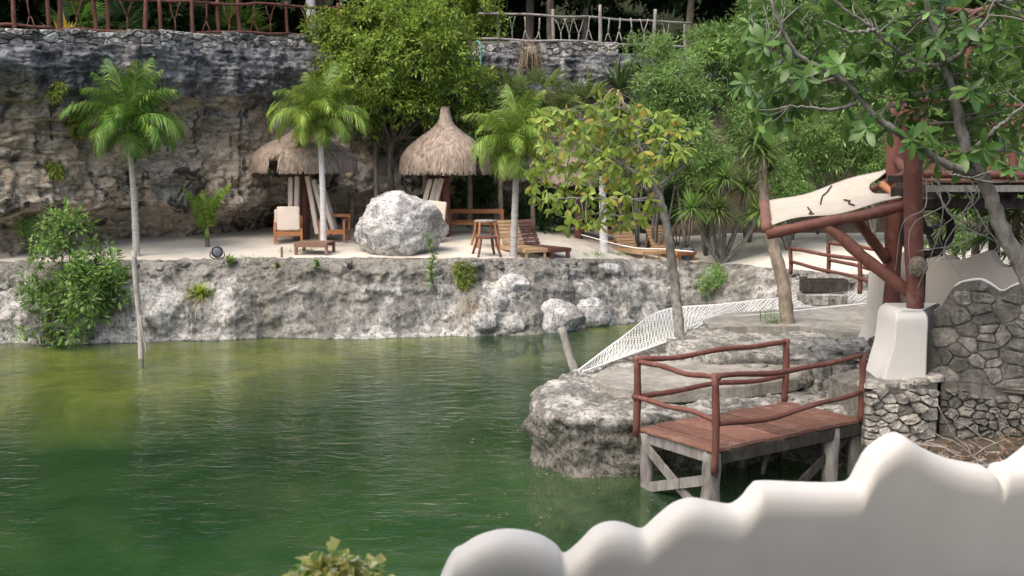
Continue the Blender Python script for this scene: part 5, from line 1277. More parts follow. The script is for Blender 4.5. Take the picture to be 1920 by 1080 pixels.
fan_palm(onT(880, 34.2), P(880, 225, 34.0), 'fan palm spreading between the palapa peak and the yellowing palm', 4, 16, .95)
fan_palm(onT(1000, 34.5), P(1000, 190, 34.0), 'fan palm crown under the grey cliff ledge', 5, 18, 1.1, 'leaf_yucca')
fan_palm(onT(930, 35.0), P(925, 195, 34.6), 'fan palm beside the turquoise pipe under the grey cliff ledge', 6, 16, 1.0, 'leaf_yucca')
fan_palm(onT(1090, 34.8), P(1085, 210, 34.0), 'light fan palm behind the yellow-green tree', 7, 16, 1.1, 'leaf_yucca')
fan_palm(onT(770, 34.8), P(750, 275, 34.3), 'low dark fan palm in the shade between the two palapas', 8, 14, .9)
fan_palm(onT(940, 34.0), P(940, 300, 34.0), 'low dark fan palm behind the wooden bench', 9, 14, .9)
for i, (px, dy, sc, lm, lab) in enumerate(((425, 1.6, .9, 'leaf_palm_yellow', 'bright spiky fan palm behind the red fence'), (400, 2.4, 1.1, 'leaf_fan', 'larger dark fan palm behind the bright one at the red fence'), (95, 1.8, .9, 'leaf_palm', 'green fan palm beside the yellow plant behind the red fence'), (160, 2.6, 1.0, 'leaf_fan', 'fan palm with dry skirt behind the red fence'))):
    p = lip(px) + Vector((0, dy + .4, .15)); fan_palm(p - Vector((0, 0, .1)), p + Vector((0, 0, .45)), lab, 20 + i, 16, sc, lm)
# ---- blade rosettes (yucca, agave, grass)
def blades(c, n, L, wd, seed, up=.6, droop=.35, dome=1.0, seg=3, jit=.0):
    rs = np.random.RandomState(seed); V = []; T3 = []; c = Vector(c)
    for i in range(n):
        a = rs.uniform(0, 2 * math.pi); e = math.asin(np.clip(rs.uniform(-1 + up, 1) * dome, -1, 1)); d = Vector((math.cos(a) * math.cos(e), math.sin(a) * math.cos(e), math.sin(e)))
        l = L * rs.uniform(.7, 1.15); s_ = d.cross(Vector((0, 0, 1)))
        if s_.length < .05: s_ = Vector((1, 0, 0))
        s_.normalize(); k = len(V); o = c + Vector(tuple(rs.normal(size=3) * jit)); p = o
        for j in range(seg):
            t = j / seg; w_ = wd * (1 - .55 * t) if j else wd * .6; q = o + d * l * t - Vector((0, 0, droop * l * t * t)); V += [q - s_ * w_, q + s_ * w_]
        V.append(o + d * l - Vector((0, 0, droop * l)))
        for j in range(seg - 1): T3 += [(k + 2 * j, k + 2 * j + 1, k + 2 * j + 3), (k + 2 * j, k + 2 * j + 3, k + 2 * j + 2)]
        T3.append((k + 2 * seg - 2, k + 2 * seg - 1, k + 2 * seg))
    return fast_mesh('blades', [tuple(v) for v in V], T3)
def tuft(name, base, n, L, wd, seed, lm, label, up=.9, droop=.3, cat='plant', jit=.03, group=None, dead=0):
    root = thing(name, base, label, cat, group)
    o = link('leaves', blades(base, n, L, wd, seed, up, droop, 1, 3, jit), M[lm], root); o['kind'] = 'stuff'
    if dead: o = link('dead_leaves', blades(Vector(base) - Vector((0, 0, .05)), dead, L * .9, wd, seed + 1, .1, .9, .4, 3, jit), M['leaf_dry'], root); o['kind'] = 'stuff'
    return root
tuft('grass_tuft', hit(375, 552, 'rock_bank'), 260, .52, .013, 1, 'leaf_grass', 'bright yellow-green grass tuft on the white rock bank', 1.0, .35, 'grass', .05, dead=50)
tuft('spiky_plant', hit(655, 503, 'rock_bank'), 60, .30, .012, 2, 'leaf_purple', 'dark purple spiky plant at the terrace edge', 1.0, .15)
tuft('agave', T(430, 492), 34, .26, .03, 3, 'leaf_palm', 'small green rosette plant beside the floodlight', 1.1, .25)
tuft('dead_roots', hit(880, 570, 'rock_bank'), 160, .55, .008, 4, 'leaf_dry', 'mat of dry grey roots hanging down the bank beside the egg-shaped rock', .3, .9, 'roots', .16)
p = lip(1160) + Vector((0, -.3, 0)); tuft('sword_plant', P(1160, 168, p.y), 46, 1.35, .055, 5, 'leaf_fan', 'large upright sword-leaved plant at the cliff edge below the grey fence', 1.55, .12, dead=12)
for i, (px, py, lab) in enumerate(((95, 425, 'grass strip along the sand by the tall palm'), (465, 486, 'short grass at the sand edge near the floodlight'), (560, 470, 'wisps of grass beside the low table'), (1110, 478, 'short grass between the red lounger and the pale palm trunk'), (1160, 476, 'grass patch around the pale palm trunk'))):
    if i == 0: continue
    b = T(px, py); root = thing('grass', b, lab, 'grass'); rs = random.Random(i); V = []; Tt = []
    me_parts = [blades(b + Vector((rs.uniform(-.4, .4), rs.uniform(-.4, .4), 0)), 14, .16, .006, 40 + i * 50 + k, 1.1, .3, 1, 2, .03) for k in range(16)]
    for m_ in me_parts:
        v = np.empty(len(m_.vertices) * 3, dtype=np.float32); m_.vertices.foreach_get('co', v); q = np.empty(len(m_.polygons) * 3, dtype=np.int32); m_.loops.foreach_get('vertex_index', q)
        Tt.append(q.reshape(-1, 3) + sum(len(x) for x in V)); V.append(v.reshape(-1, 3)); bpy.data.meshes.remove(m_)
    o = link('blades', fast_mesh('grass', np.concatenate(V), np.concatenate(Tt)), M['leaf_green'], root); o['kind'] = 'stuff'
tuft('grass_clump', P(1447, 612, 21.0), 150, .30, .010, 8, 'leaf_green', 'green grass clump at the foot of the shaggy trunk', 1.0, .35, 'grass', .12)
# ---- yucca
by_ = T(1356, 492); yu = thing('yucca', by_, 'many-stemmed yucca with spiky heads growing at the terrace edge', 'yucca'); rg = random.Random(4)
for i, (px, py, dy, r_) in enumerate(((1298, 392, -.3, .06), (1325, 360, .4, .055), (1362, 335, .1, .06), (1398, 350, .5, .06), (1425, 398, -.2, .055), (1345, 395, -.5, .05))):
    h_ = P(px, py, by_.y + dy); m1 = by_.lerp(h_, .5) + Vector(((px - 1356) / 900, 0, -.12))
    MB().tube(spline([by_ + Vector((rg.uniform(-.1, .1), 0, -.1)), m1, h_], 12), [r_ * (1.25 - .03 * k) for k in range(12)], 8).build('stem', M['grey_bark'], yu, sm=True)
    o = link('leaf_head', blades(h_, 190, .95, .024, 60 + i, .75, .32), M['leaf_yucca' if i % 2 else 'leaf_green'], yu); o['kind'] = 'stuff'
    if i in (0, 3): o = link('dead_skirt', blades(h_ - Vector((0, 0, .1)), 40, .6, .014, 80 + i, .15, .8, .5), M['leaf_dry'], yu); o['kind'] = 'stuff'
b = G(1478, 608, 1.22); top_ = P(1430, 290, 21.6); sh = thing('shaggy_palm', b, 'brown shaggy trunk with a spiky crown rising before the awning', 'palm')
pth = spline([b - Vector((0, 0, .1)), P(1468, 530, 21.2), P(1447, 450, 21.4), P(1435, 380, 21.5), top_], 26)
MB().tube(pth, [.13 - .045 * k / 25 + .012 * (k % 2) + (.06 if k == 0 else 0) for k in range(26)], 10).build('trunk', M['brown_bark'], sh, sm=True)
V = []; Tt = []; rs = np.random.RandomState(4)
for k in range(240):
    q = pth[rs.randint(2, 25)]; a = rs.uniform(0, 6.28); d = Vector((math.cos(a), math.sin(a), 0)); s_ = Vector((-d.y, d.x, 0)) * .02; o_ = q + d * .09; i0 = len(V)
    V += [tuple(o_ - s_ + Vector((0, 0, .05))), tuple(o_ + s_ + Vector((0, 0, .05))), tuple(o_ + d * rs.uniform(.02, .06) - Vector((0, 0, rs.uniform(.06, .18))))]; Tt.append((i0, i0 + 1, i0 + 2))
o = link('bark_scales', fast_mesh('scales', V, Tt), M['brown_bark'], sh); o['kind'] = 'stuff'
for i, (dx, dz_, L_) in enumerate(((0, 0, .75), (-.15, .25, .7), (.1, -.35, .6))):
    o = link('leaf_head', blades(top_ + Vector((dx, .05, dz_)), 150, L_ * 1.15, .020, 90 + i, .75, .28), M['leaf_yucca'], sh); o['kind'] = 'stuff'
# ---- shrubs on and by the bank
shrub('leafy_shrub', P(150, 600, 26.6), [lb(125, 430, 42, 26.6), lb(105, 495, 58, 26.2), lb(185, 500, 52, 26.4), lb(80, 560, 42, 26.0), lb(155, 560, 58, 25.9), lb(205, 560, 34, 26.1), lb(60, 615, 28, 25.9), lb(130, 620, 40, 25.9), lb(225, 515, 22, 26.4)], 330, 14, .17, 11, 'leaf_green', 'large leafy green shrub overhanging the water beside the slim grey pole', r0=.03, asp=.4, spread=.30)
yb_ = hit(868, 540, 'rock_bank').y; shrub('round_bush', P(868, 542, yb_), [lb(868, 513, 24, yb_), lb(872, 530, 16, yb_ - .1)], 130, 12, .075, 12, 'leaf_grass', 'small round lime bush at the terrace edge below the stool', r0=.015, spread=.12)
yb_ = hit(1336, 545, 'rock_bank').y; shrub('round_bush', P(1336, 552, yb_), [lb(1336, 522, 26, yb_ - .1), lb(1325, 535, 20, yb_ - .2), lb(1350, 512, 16, yb_)], 150, 12, .085, 13, 'leaf_fresh', 'green bush at the foot of the yucca on the bank', r0=.015, spread=.13)
def sprig(px0, py0, pts_, Y, seed, lm, label, L=.17):
    rg = random.Random(seed); b = hit(px0, py0, 'rock_bank', 'rock_ledge'); Y = b.y; root = thing('leafy_sprig', b, label, 'plant'); path = [b] + [P(a, c, Y - .05) for a, c in pts_]; pp_ = spline(path, 26)
    MB().tube(pp_, [.018 - .012 * k / 25 for k in range(26)], 6).build('stem', M['bark'], root)
    bs, ds, us = [], [], []
    for k in range(3, 26):
        for _ in range(6): a = rg.uniform(0, 6.28); bs.append(tuple(pp_[k])); ds.append((math.cos(a), math.sin(a), rg.uniform(-.1, .8))); us.append((0, 0, 1))
    Ls = L * np.array([rg.uniform(.6, 1.2) for _ in bs]); V, T3 = leaf_tris(np.array(bs), np.array(ds), np.array(us), Ls, Ls * .42, .2, .25)
    o = link('leaves', fast_mesh('leaves', V, T3), M[lm], root); o['kind'] = 'stuff'
sprig(815, 545, [(808, 510), (812, 480), (800, 442)], 26.6, 3, 'leaf_fresh', 'tall leafy green stem growing up in front of the boulder')
sprig(594, 505, [(594, 495), (592, 487)], 27.2, 4, 'leaf_fresh', 'tiny green sprig on the bank below the low table', .10)
sprig(1225, 640, [(1266, 625), (1262, 612)], 19.9, 6, 'leaf_fresh', 'small green weed at the foot of the leaning tree', .09)
sprig(520, 502, [(520, 497), (518, 492)], 27.2, 7, 'leaf_grass', 'tiny yellow weed on the bank near the stake', .08)
for (px, py, r_, sd, lab) in ((108, 172, 17, 21, 'small bright plant rooted on the dark upper cliff'), (140, 232, 24, 22, 'olive plant tuft hanging on the cliff beside the tall palm crown'), (105, 318, 16, 23, 'faint moss-green plant low on the tan cliff'), (50, 420, 22, 24, 'little green plant at the foot of the cliff')):
    Y = hit(px, py, 'cliff').y - .12
    shrub('cliff_plant', P(px, py + r_, Y + .3), [lb(px, py, r_, Y)], 45, 10, .11, sd, 'leaf_grass' if sd != 24 else 'leaf_green', lab, 'plant', r0=.012, spread=.14, droop=.4)
# ---- the lime tree in the middle
shrub('lime_tree', onT(715, 34.0), [lb(700, 60, 78, 33.0), lb(640, 105, 52, 32.6), lb(775, 105, 85, 32.8), lb(845, 165, 58, 33.2), lb(730, 180, 62, 32.6), lb(660, 190, 34, 32.8), lb(890, 210, 40, 33.6), lb(760, 30, 70, 33.6), lb(690, 235, 28, 33.0), lb(800, 190, 50, 33.0), lb(620, 70, 36, 33.0), lb(700, 130, 70, 32.2), lb(820, 60, 60, 32.8), lb(605, 55, 38, 33.0), lb(855, 110, 55, 32.9), lb(900, 160, 34, 33.2)], 1300, 20, .14, 31, 'leaf_lime', 'large lime-green leafy tree spilling over the cliff between the two fences', 'tree', r0=.13, asp=.42, spread=.34)
p = lip(872) + Vector((0, 1.6, 0)); shrub('broad_tree', p, [lb(900, 20, 46, p.y - .6), lb(930, 45, 30, p.y - .6), lb(860, -10, 60, p.y), lb(905, 65, 22, p.y - .8)], 200, 14, .18, 32, 'leaf_lime', 'thick dark trunk with pale leaves beside the grey fence', 'tree', r0=.26, asp=.38, spread=.3)
shrub('hanging_shrub', onT(900, 35.2), [lb(900, 250, 45, 34.4), lb(870, 290, 40, 34.2), lb(950, 235, 35, 34.6), lb(845, 245, 30, 34.6)], 170, 14, .17, 33, 'leaf_green', 'green undergrowth between the whole palapa and the yellowing palm', r0=.04, spread=.3)
for i, (px, py, r_, lab) in enumerate(((1010, 385, 42, 'dark bush added for the shade behind the red lounger'), (1090, 370, 40, 'dark bush added for the shade behind the hidden palapa post'), (1180, 380, 42, 'dark bush added for the shade behind the white sheet canopy'), (900, 350, 36, 'dark bush added for the shade above the wooden bench'), (1270, 365, 40, 'dark bush added for the shade between the yucca and the white sheet'))):
    shrub('shade_fill_bush', onT(px, 35.2), [lb(px, py, r_, 35.0), lb(px + 18, py + 22, r_ * .8, 34.8), lb(px - 20, py + 18, r_ * .8, 35.0)], 150, 12, .17, 140 + i, 'leaf_dark', lab, 'bush', r0=.03, spread=.3)  # dark leaves added here stand in for shade under the trees
p = lip(995) + Vector((0, -.25, .2)); tuft('dry_vine', p, 130, .75, .008, 34, 'leaf_dry', 'dry brown vine hanging over the grey coping', .1, 1.3, 'vine', .14)
# ---- the hillside shrubs at right: pale green, feathery
specs = [(1235, 130, 75, 33.5), (1290, 215, 85, 33.0), (1215, 215, 55, 33.4), (1390, 130, 85, 34.5), (1320, 95, 55, 35), (1400, 235, 75, 33.5), (1490, 170, 85, 33.5), (1500, 290, 75, 32.0), (1580, 250, 80, 32.5), (1590, 120, 85, 34), (1680, 180, 85, 32.5), (1640, 300, 60, 32.0), (1700, 60, 90, 35), (1790, 130, 90, 33), (1880, 90, 90, 33), (1870, 220, 90, 31.5), (1780, 260, 70, 31.5), (1560, 30, 80, 36), (1440, 50, 75, 36.5), (1470, 350, 55, 31.5), (1330, 300, 60, 32.5), (1250, 310, 50, 33.0), (1170, 265, 40, 33.6), (1960, 170, 90, 30), (1920, 330, 80, 28.5), (1820, 380, 60, 26.5), (1790, 450, 40, 25)]
labs = {}
protos = []
for i in range(3):
    L0 = [((rnd.uniform(-.55, .55), rnd.uniform(-.5, .5), rnd.uniform(-.45, .5)), (.62, .6, .52)) for _ in range(6)]
    m_ = crown_mesh('hill_crown', L0, 300, 16, .145, 50 + i, .24, .26, (.35, 1.0), .1, .3); m_.materials.append(M['leaf_fresh']); protos.append((m_, L0))
m2 = [p_[0].copy() for p_ in protos]
for q in m2: q.materials.clear(); q.materials.append(M['leaf_green'])
def hill_z(x, y): return 1.2 + float(smooth(0, 1, np.clip((y - 35.5) / 6.5, 0, 1)) * 6.0 * smooth(3.4, 6.5, x))
for i, (px, py, r_, Y) in enumerate(specs):
    rg = random.Random(100 + i); c = P(px, py, Y); k = r_ * Y / F; base = Vector((c.x + rg.uniform(-.3, .3), c.y + .3, max(hill_z(c.x, c.y) - .1, float(zt(c.x, c.y)) - .1 if Y < 36 else 0)))
    if base.z > c.z - .3: base.z = c.z - .6
    lm = i % 4 == 3; root = thing('feathery_shrub', base, 'pale green feathery shrub in the dense thicket on the slope behind the awning' if not lm else 'darker green leafy shrub among the pale thicket on the slope', 'shrub', 'pale thicket shrubs' if not lm else 'darker thicket shrubs')
    mb = MB()
    for j in range(4): limb(mb, base, c + Vector((rg.uniform(-.5, .5), rg.uniform(-.4, .4), rg.uniform(-.3, .4))) * 1.0, .045, .012, rg, .12, 7, 6)
    mb.build('stems', M['grey_bark'], root, sm=True)
    o = bpy.data.objects.new('foliage', (m2 if lm else [p_[0] for p_ in protos])[i % 3]); COL.objects.link(o); o.parent = root; o.location = c - base; o.rotation_euler = (0, 0, rg.uniform(0, 6.28)); s_ = k * 1.05; o.scale = (s_, s_, s_ * rg.uniform(.85, 1.05)); o['kind'] = 'stuff'
# ---- forest on the plateau
tp_ = []
for i in range(3):
    rg = random.Random(200 + i); L0 = [((rg.uniform(-1.5, 1.5), rg.uniform(-1.4, 1.4), rg.uniform(3.0, 5.2)), (1.35, 1.3, 1.0)) for _ in range(8)]
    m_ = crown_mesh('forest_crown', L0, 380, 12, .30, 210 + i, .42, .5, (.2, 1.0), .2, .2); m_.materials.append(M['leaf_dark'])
    mb = MB(); limb(mb, Vector((0, 0, -.3)), Vector((.1, 0, 3.2)), .16, .10, rg, .08, 8, 8)
    for (c, _) in L0: limb(mb, Vector((.05, 0, 2.4)), Vector(c), .07, .02, rg, .15, 6, 6)
    t_ = mb.mesh('trunk', True); t_.materials.append(M['bark']); tp_.append((m_, t_))
    u0 = [((rg.uniform(-.7, .7), rg.uniform(-.6, .6), rg.uniform(.3, 1.3)), (.6, .6, .6)) for _ in range(5)]
under = []
for i in range(2):
    rg = random.Random(230 + i); u0 = [((rg.uniform(-.8, .8), rg.uniform(-.6, .6), rg.uniform(.35, 1.6)), (.6, .6, .55)) for _ in range(6)]
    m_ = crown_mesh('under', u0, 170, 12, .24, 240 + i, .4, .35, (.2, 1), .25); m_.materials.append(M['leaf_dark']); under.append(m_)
rg = random.Random(77); nT = 0
for row, (dy, step, jit) in enumerate(((2.8, 2.6, .6), (5.2, 2.4, 1.0), (8.0, 2.6, 1.2), (11.5, 3.0, 1.4))):
    for px in np.arange(-330, 2300, step * 62):
        p = lip(min(max(px + rg.uniform(-30, 30), -300), 2150)) if True else None
        X = p.x * (p.y + dy) / p.y; Yb = p.y + dy + rg.uniform(-jit, jit)
        if px > 1350 and row == 0: continue
        zb = p.z + float(smooth(6, 30, dy) * 9) - .1; root = thing('forest_tree', (X, Yb, zb), 'shadowy forest tree on the cliff top behind the fences', 'tree', 'forest trees on the cliff top')
        m_, t_ = tp_[nT % 3]; nT += 1; s_ = rg.uniform(.9, 1.25); rz = rg.uniform(0, 6.28)
        for nm, me in (('trunk', t_), ('crown', m_)):
            o = bpy.data.objects.new(nm, me); COL.objects.link(o); o.parent = root; o.rotation_euler = (0, 0, rz); o.scale = (s_, s_, s_)
            if nm == 'crown': o['kind'] = 'stuff'
        if row in (1, 2, 3):
            r2 = thing('undergrowth_bush', (X + .9, Yb - .5, zb - .1), 'dark bush in the forest undergrowth on the cliff top', 'bush', 'dark undergrowth bushes on the cliff top')
            o = bpy.data.objects.new('foliage', under[nT % 2]); COL.objects.link(o); o.parent = r2; o.scale = (1.3, 1.2, 1.0); o.rotation_euler = (0, 0, rz); o['kind'] = 'stuff'
            MB().tube([(0, 0, -.2), (.05, 0, .5), (0, .05, 1.0)], [.05, .04, .02], 6).build('stem', M['bark'], r2, world=False, loc=(0, 0, 0))
# white trunk behind the red fence, yellow plant
for px, r_, bk, lab in ((575, .15, 'white_bark', 'smooth white tree trunk behind the red fence'), (632, .06, 'brown_bark', 'thin brown tree trunk behind the end of the red fence'), (1035, .14, 'bark', 'dark tree trunk behind the grey branch fence')):
    p = lip(px) + Vector((0, 1.3, .1)); root = thing('trunk_tree', p, lab, 'tree'); log(p, p + Vector((.05, .2, 3.6)), r_, .05, 9, 12, rg, .25).build('trunk', M[bk], root, sm=True)
    o = bpy.data.objects.new('crown', tp_[0][0]); COL.objects.link(o); o.parent = root; o.location = (0, .3, .3); o['kind'] = 'stuff'; o.scale = (.8, .8, .9)
p = lip(100) + Vector((0, 1.1, .1)); tuft('yellow_plant', p, 16, .95, .09, 6, 'leaf_yellow', 'yellow broad-leaved plant glowing behind the red fence', 1.5, .15)

# ---- trees with pickable leaves
def big_leaf(seed, L=1.0, W=.36, curl=.25):
    """obovate leaf along +x, unit length, 10 triangles"""
    prof = [(0, .02), (.25, .55), (.58, 1.0), (.85, .75)]; V = [];
    for (t, w_) in prof:
        z = -curl * t * t; V += [(t, -W / 2 * w_, z + .10 * w_ * W), (t, 0, z), (t, W / 2 * w_, z + .10 * w_ * W)]
    V.append((1.0, 0, -curl)); F_ = []
    for i in range(3):
        a = i * 3; F_ += [(a, a + 3, a + 4), (a, a + 4, a + 1), (a + 1, a + 4, a + 5), (a + 1, a + 5, a + 2)]
    F_ += [(9, 12, 10), (10, 12, 11)]
    return np.array(V), np.array(F_)
def leaf_tree(name, base, paths, ros, per, L, lm, bark, label, seed, nobj=300, droop=.25, W=.36, tilt=.35):
    """paths: list of (list of points, r0, r1); ros: rosette points"""
    rg = random.Random(seed); root = thing(name, base, label, 'tree'); base = Vector(base); allp = []
    for i, (pts_, r0, r1) in enumerate(paths):
        n = 8 * len(pts_); pp_ = spline(pts_, n); jit = [Vector((rg.uniform(-1, 1), rg.uniform(-1, 1), rg.uniform(-1, 1))) * .012 for _ in pp_]; pp_ = [a + b for a, b in zip(pp_, jit)]
        MB().tube(pp_, [r0 + (r1 - r0) * k / (n - 1) for k in range(n)], 9).build('trunk' if i == 0 else 'branch', M[bark], root, sm=True)
        allp += [(q, r0 + (r1 - r0) * k / (n - 1)) for k, q in enumerate(pp_)][(n // 2 if i == 0 else 3):]
    tw = MB(); arr = np.array([tuple(q) for q, _ in allp]); protos_ = []
    variants = [big_leaf(k, 1, W * (1 + .1 * (k - 1.5)), .12 + .12 * k) for k in range(4)]
    for k, (V, F_) in enumerate(variants): m_ = fast_mesh('leaf', V, F_, True); m_.materials.append(M[lm]); protos_.append(m_)
    JV = []; JF = []; nj = 0; cnt = 0; order = list(ros)
    for q in order:
        q = Vector(q); k = int(np.argmin(((arr - np.array(tuple(q))) ** 2).sum(1))); a = Vector(arr[k]); dist = (q - a).length
        if dist > .03:
            mdp = a.lerp(q, .5) + Vector((rg.uniform(-.1, .1), rg.uniform(-.1, .1), rg.uniform(-.12, .05))) * min(1, dist); tw.tube(spline([a, mdp, q], 7), [max(.004, min(.011, .014 * dist + .004)) * (1 - .08 * j) for j in range(7)], 5)
        ax = ((q - a) * .8 / max(dist, .01) + Vector((0, 0, .6 - droop)) + Vector((rg.uniform(-.4, .4), rg.uniform(-.6, .2), rg.uniform(-.2, .3)))).normalized()
        s1 = ax.orthogonal().normalized(); s2 = ax.cross(s1); m_ = per + rg.randint(-2, 2); ph = rg.uniform(0, 6.28)
        for i in range(m_):
            an = ph + i * 2.4; el = rg.uniform(.05, .8); d = ((s1 * math.cos(an) + s2 * math.sin(an)) * math.cos(el) + ax * math.sin(el) + Vector((0, 0, -droop * rg.uniform(.5, 1.5)))).normalized()
            upv = (ax + Vector((0, 0, .6)) + Vector((rg.uniform(-1, 1), rg.uniform(-1, 1), rg.uniform(-1, 1))) * tilt); yv = upv.cross(d).normalized(); zv = d.cross(yv)
            s_ = L * rg.uniform(.6, 1.15); Mx = Matrix(((d.x, yv.x, zv.x), (d.y, yv.y, zv.y), (d.z, yv.z, zv.z))); o0 = q - ax * rg.uniform(0, .07)
            if cnt < nobj:
                o = bpy.data.objects.new('leaf', protos_[cnt % 4]); COL.objects.link(o); o.parent = root; o.matrix_local = Matrix.Translation(o0 - base) @ Mx.to_4x4() @ Matrix.Scale(s_, 4)
            else:
                V, F_ = variants[cnt % 4]; JV.append((V * s_) @ np.array(Mx).T + np.array(tuple(o0))); JF.append(F_ + nj); nj += len(V)
            cnt += 1
    tw.build('twigs', M[bark], root, sm=True)['kind'] = 'stuff'
    if JV: o = link('crown', fast_mesh('crown', np.concatenate(JV), np.concatenate(JF), True), M[lm], root); o['kind'] = 'stuff'
    return root
def inpoly(x, y, poly):
    c = False; n = len(poly)
    for i in range(n):
        (x1, y1), (x2, y2) = poly[i], poly[i - 1]
        if (y1 > y) != (y2 > y) and x < (x2 - x1) * (y - y1) / (y2 - y1) + x1: c = not c
    return c
# yellow-green tree by the netting
Ym = 20.9; b = G(1277, 628, 1.15); q = lambda x, y, d=0: P(x, y, Ym + d)
paths = [([b - Vector((0, 0, .15)), q(1266, 540), q(1252, 440), q(1240, 380), q(1225, 340)], .10, .06),
         ([q(1227, 345), q(1205, 300), q(1195, 240), q(1180, 200)], .045, .015), ([q(1230, 350), q(1170, 310, .3), q(1110, 275, .5), q(1040, 235, .5)], .04, .012),
         ([q(1235, 370), q(1180, 375, -.4), q(1110, 372, -.5), q(1040, 372, -.5)], .04, .012), ([q(1240, 385), q(1190, 408, .4), q(1120, 400, .6), q(1070, 412, .6)], .035, .01),
         ([q(1226, 340), q(1240, 280, .3), q(1258, 255, .4), q(1290, 240, .4)], .035, .01), ([q(1230, 350), q(1265, 325, -.3), q(1285, 310, -.3)], .03, .01), ([q(1205, 300), q(1160, 240, -.3), q(1130, 190, -.3)], .03, .01), ([q(1170, 310, .3), q(1100, 320, -.2), q(1020, 305, -.3)], .025, .008)]
poly = [(1000, 225), (1040, 205), (1120, 185), (1150, 170), (1200, 195), (1270, 215), (1305, 250), (1275, 290), (1245, 320), (1215, 345), (1230, 400), (1190, 425), (1110, 425), (1060, 435), (1045, 400), (1000, 385), (985, 320), (1010, 280)]
rg = random.Random(8); ros = []
while len(ros) < 175:
    x, y = rg.uniform(980, 1310), rg.uniform(165, 440)
    if inpoly(x, y, poly) and all((x - u[0]) ** 2 + (y - u[1]) ** 2 > 12 ** 2 for u in ros): ros.append((x, y))
leaf_tree('almond_tree', b, paths, [P(x, y, Ym + rg.uniform(-.9, .9)) for x, y in ros], 7, .205, 'leaf_almond', 'grey_bark', 'slender leaning tree with drooping yellow-green leaves beside the rope netting', 3, 300, .75, .40)
# big-leaved tree leaning in from the right
q = lambda x, y, Y=13.6: P(x, y, Y)
b = Vector((q(1990, 700).x, 13.6, .5))
paths = [([b, q(1935, 560), q(1880, 430), q(1845, 340), q(1815, 290), q(1790, 190), q(1765, 100), q(1738, 0), q(1730, -80)], .115, .03),
         ([q(1835, 325), q(1780, 310, 13.4), q(1720, 275, 13.3), q(1640, 215, 13.2), q(1580, 150, 13.2), q(1500, 105, 13.2), q(1455, 30, 13.1), q(1440, -40, 13.1)], .058, .012),
         ([q(1775, 118), q(1735, 122, 13.4), q(1690, 100, 13.2), q(1630, 50, 13.0), q(1570, 5, 12.9), q(1540, -40, 12.9)], .03, .010),
         ([q(1772, 118), q(1800, 100, 13.4), q(1840, 50, 13.2), q(1865, 0, 13.1)], .035, .014),
         ([q(1605, 195, 13.2), q(1560, 205, 12.9), q(1480, 198, 12.8)], .025, .008), ([q(1575, 148, 13.2), q(1530, 150, 13.5), q(1480, 110, 13.6), q(1445, 90, 13.6)], .025, .008),
         ([q(1815, 290), q(1870, 240, 13.2), q(1930, 190, 13.0)], .04, .012), ([q(1640, 55, 13.0), q(1600, 60, 12.8), q(1545, 40, 12.7)], .022, .008), ([q(1845, 340), q(1800, 330, 13), q(1760, 320, 12.9)], .022, .006)]
poly = [(1380, -60), (1395, 40), (1385, 120), (1400, 190), (1420, 240), (1480, 235), (1500, 195), (1560, 205), (1600, 260), (1640, 235), (1700, 255), (1720, 300), (1745, 325), (1800, 320), (1830, 280), (1870, 330), (1960, 330), (1980, -60)]
rg = random.Random(18); ros = []
tries = 0
while len(ros) < 225 and tries < 20000:
    tries += 1; x, y = rg.uniform(1375, 1980), rg.uniform(-60, 335)
    if inpoly(x, y, poly) and all((x - u[0]) ** 2 + (y - u[1]) ** 2 > 20 ** 2 for u in ros): ros.append((x, y))
leaf_tree('broadleaf_tree', b, paths, [P(x, y, rg.uniform(12.9, 15.4)) for x, y in ros], 9, .245, 'leaf_glossy', 'grey_bark', 'leaning grey tree with rosettes of large glossy leaves before the raised deck', 5, 300, .2, .36)
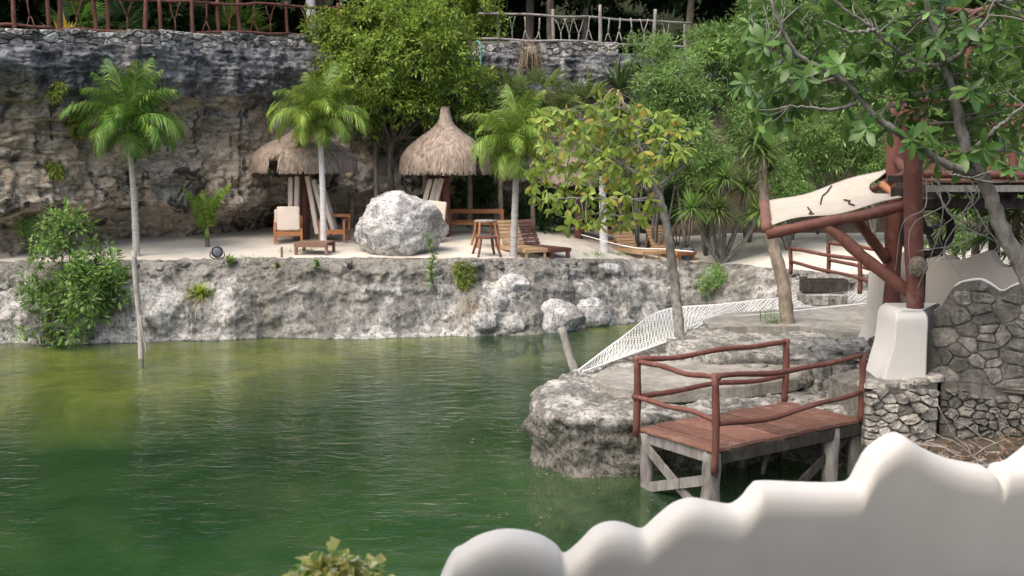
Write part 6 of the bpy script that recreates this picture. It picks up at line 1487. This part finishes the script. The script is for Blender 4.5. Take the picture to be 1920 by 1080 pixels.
# bare vine tangle hanging by the post
rg = random.Random(31); vt = thing('bare_vines', P(1740, 340, 14.6), 'tangle of thin bare grey twigs hanging beside the red post', 'vines')
for k in range(9):
    x0_, y0_ = rg.uniform(1735, 1850), rg.uniform(330, 360); MB().tube(spline([P(x0_, y0_, 14.3), P(x0_ + rg.uniform(-30, 40), y0_ + rg.uniform(30, 70), 14.2), P(x0_ + rg.uniform(-60, 60), y0_ + rg.uniform(80, 120), 14.3), P(x0_ + rg.uniform(-90, 50), y0_ + rg.uniform(120, 190), 14.5)], 14), [.010 - .0005 * j for j in range(14)], 5).build('vine', M['driftwood'], vt)
# plant under the raised deck
fan_palm(Vector((P(1830, 560, 20).x, 20, 1.2)), P(1830, 450, 20), 'yellowing fan palm in the shade below the raised deck', 41, 14, 1.1, 'leaf_yucca')
fan_palm(Vector((P(1905, 560, 19).x, 19, 1.2)), P(1905, 400, 19), 'drooping fan palm under the raised deck by the leaning trunk', 42, 14, 1.1, 'leaf_palm')
# foreground shrub tips
b = P(635, 1150, 4.5); shrub('variegated_shrub', (b.x, 4.55, 2.42), [lb(635, 1085, 44, 4.5), lb(585, 1095, 36, 4.45), lb(690, 1100, 34, 4.5)], 110, 7, .062, 51, 'leaf_variegated', 'variegated yellow and white leaf tips poking up by the parapet', r0=.008, asp=.7, spread=.07, droop=.3)
# litter, floating leaves
rs = np.random.RandomState(6); n = 500
px = rs.uniform(1640, 2050, n); py = rs.uniform(836, 905, n); B = np.array([tuple(G(a, c, .50)) for a, c in zip(px, py)]); 
B[:, 2] = .47 + .12 * (B[:, 0] - 5.2).clip(0, 5) + rs.uniform(0, .05, n); dr = rs.normal(size=(n, 3)); dr[:, 2] *= .25
V, T3 = leaf_tris(B, dr, np.tile([0, 0, 1.], (n, 1)) + rs.normal(size=(n, 3)) * .4, rs.uniform(.05, .15, n), rs.uniform(.02, .06, n))
o = link('leaf_litter', fast_mesh('leaf_litter', V, T3), M['litter']); tag(o, 'brown dead leaves strewn below the dark rubble wall', 'leaf litter', kind='stuff')
n = 160; px = rs.uniform(850, 1400, n); py = rs.uniform(700, 1000, n); B = np.array([tuple(G(a, c, .006)) for a, c in zip(px, py)]); dr = rs.normal(size=(n, 3)); dr[:, 2] = 0
V, T3 = leaf_tris(B, dr, np.tile([0, 0, 1.], (n, 1)), rs.uniform(.02, .06, n), rs.uniform(.01, .035, n), .02)
o = link('floating_leaves', fast_mesh('floating_leaves', V, T3), M['leaf_dry']); tag(o, 'scattered pale leaf specks floating on the green water', 'leaves', kind='stuff')
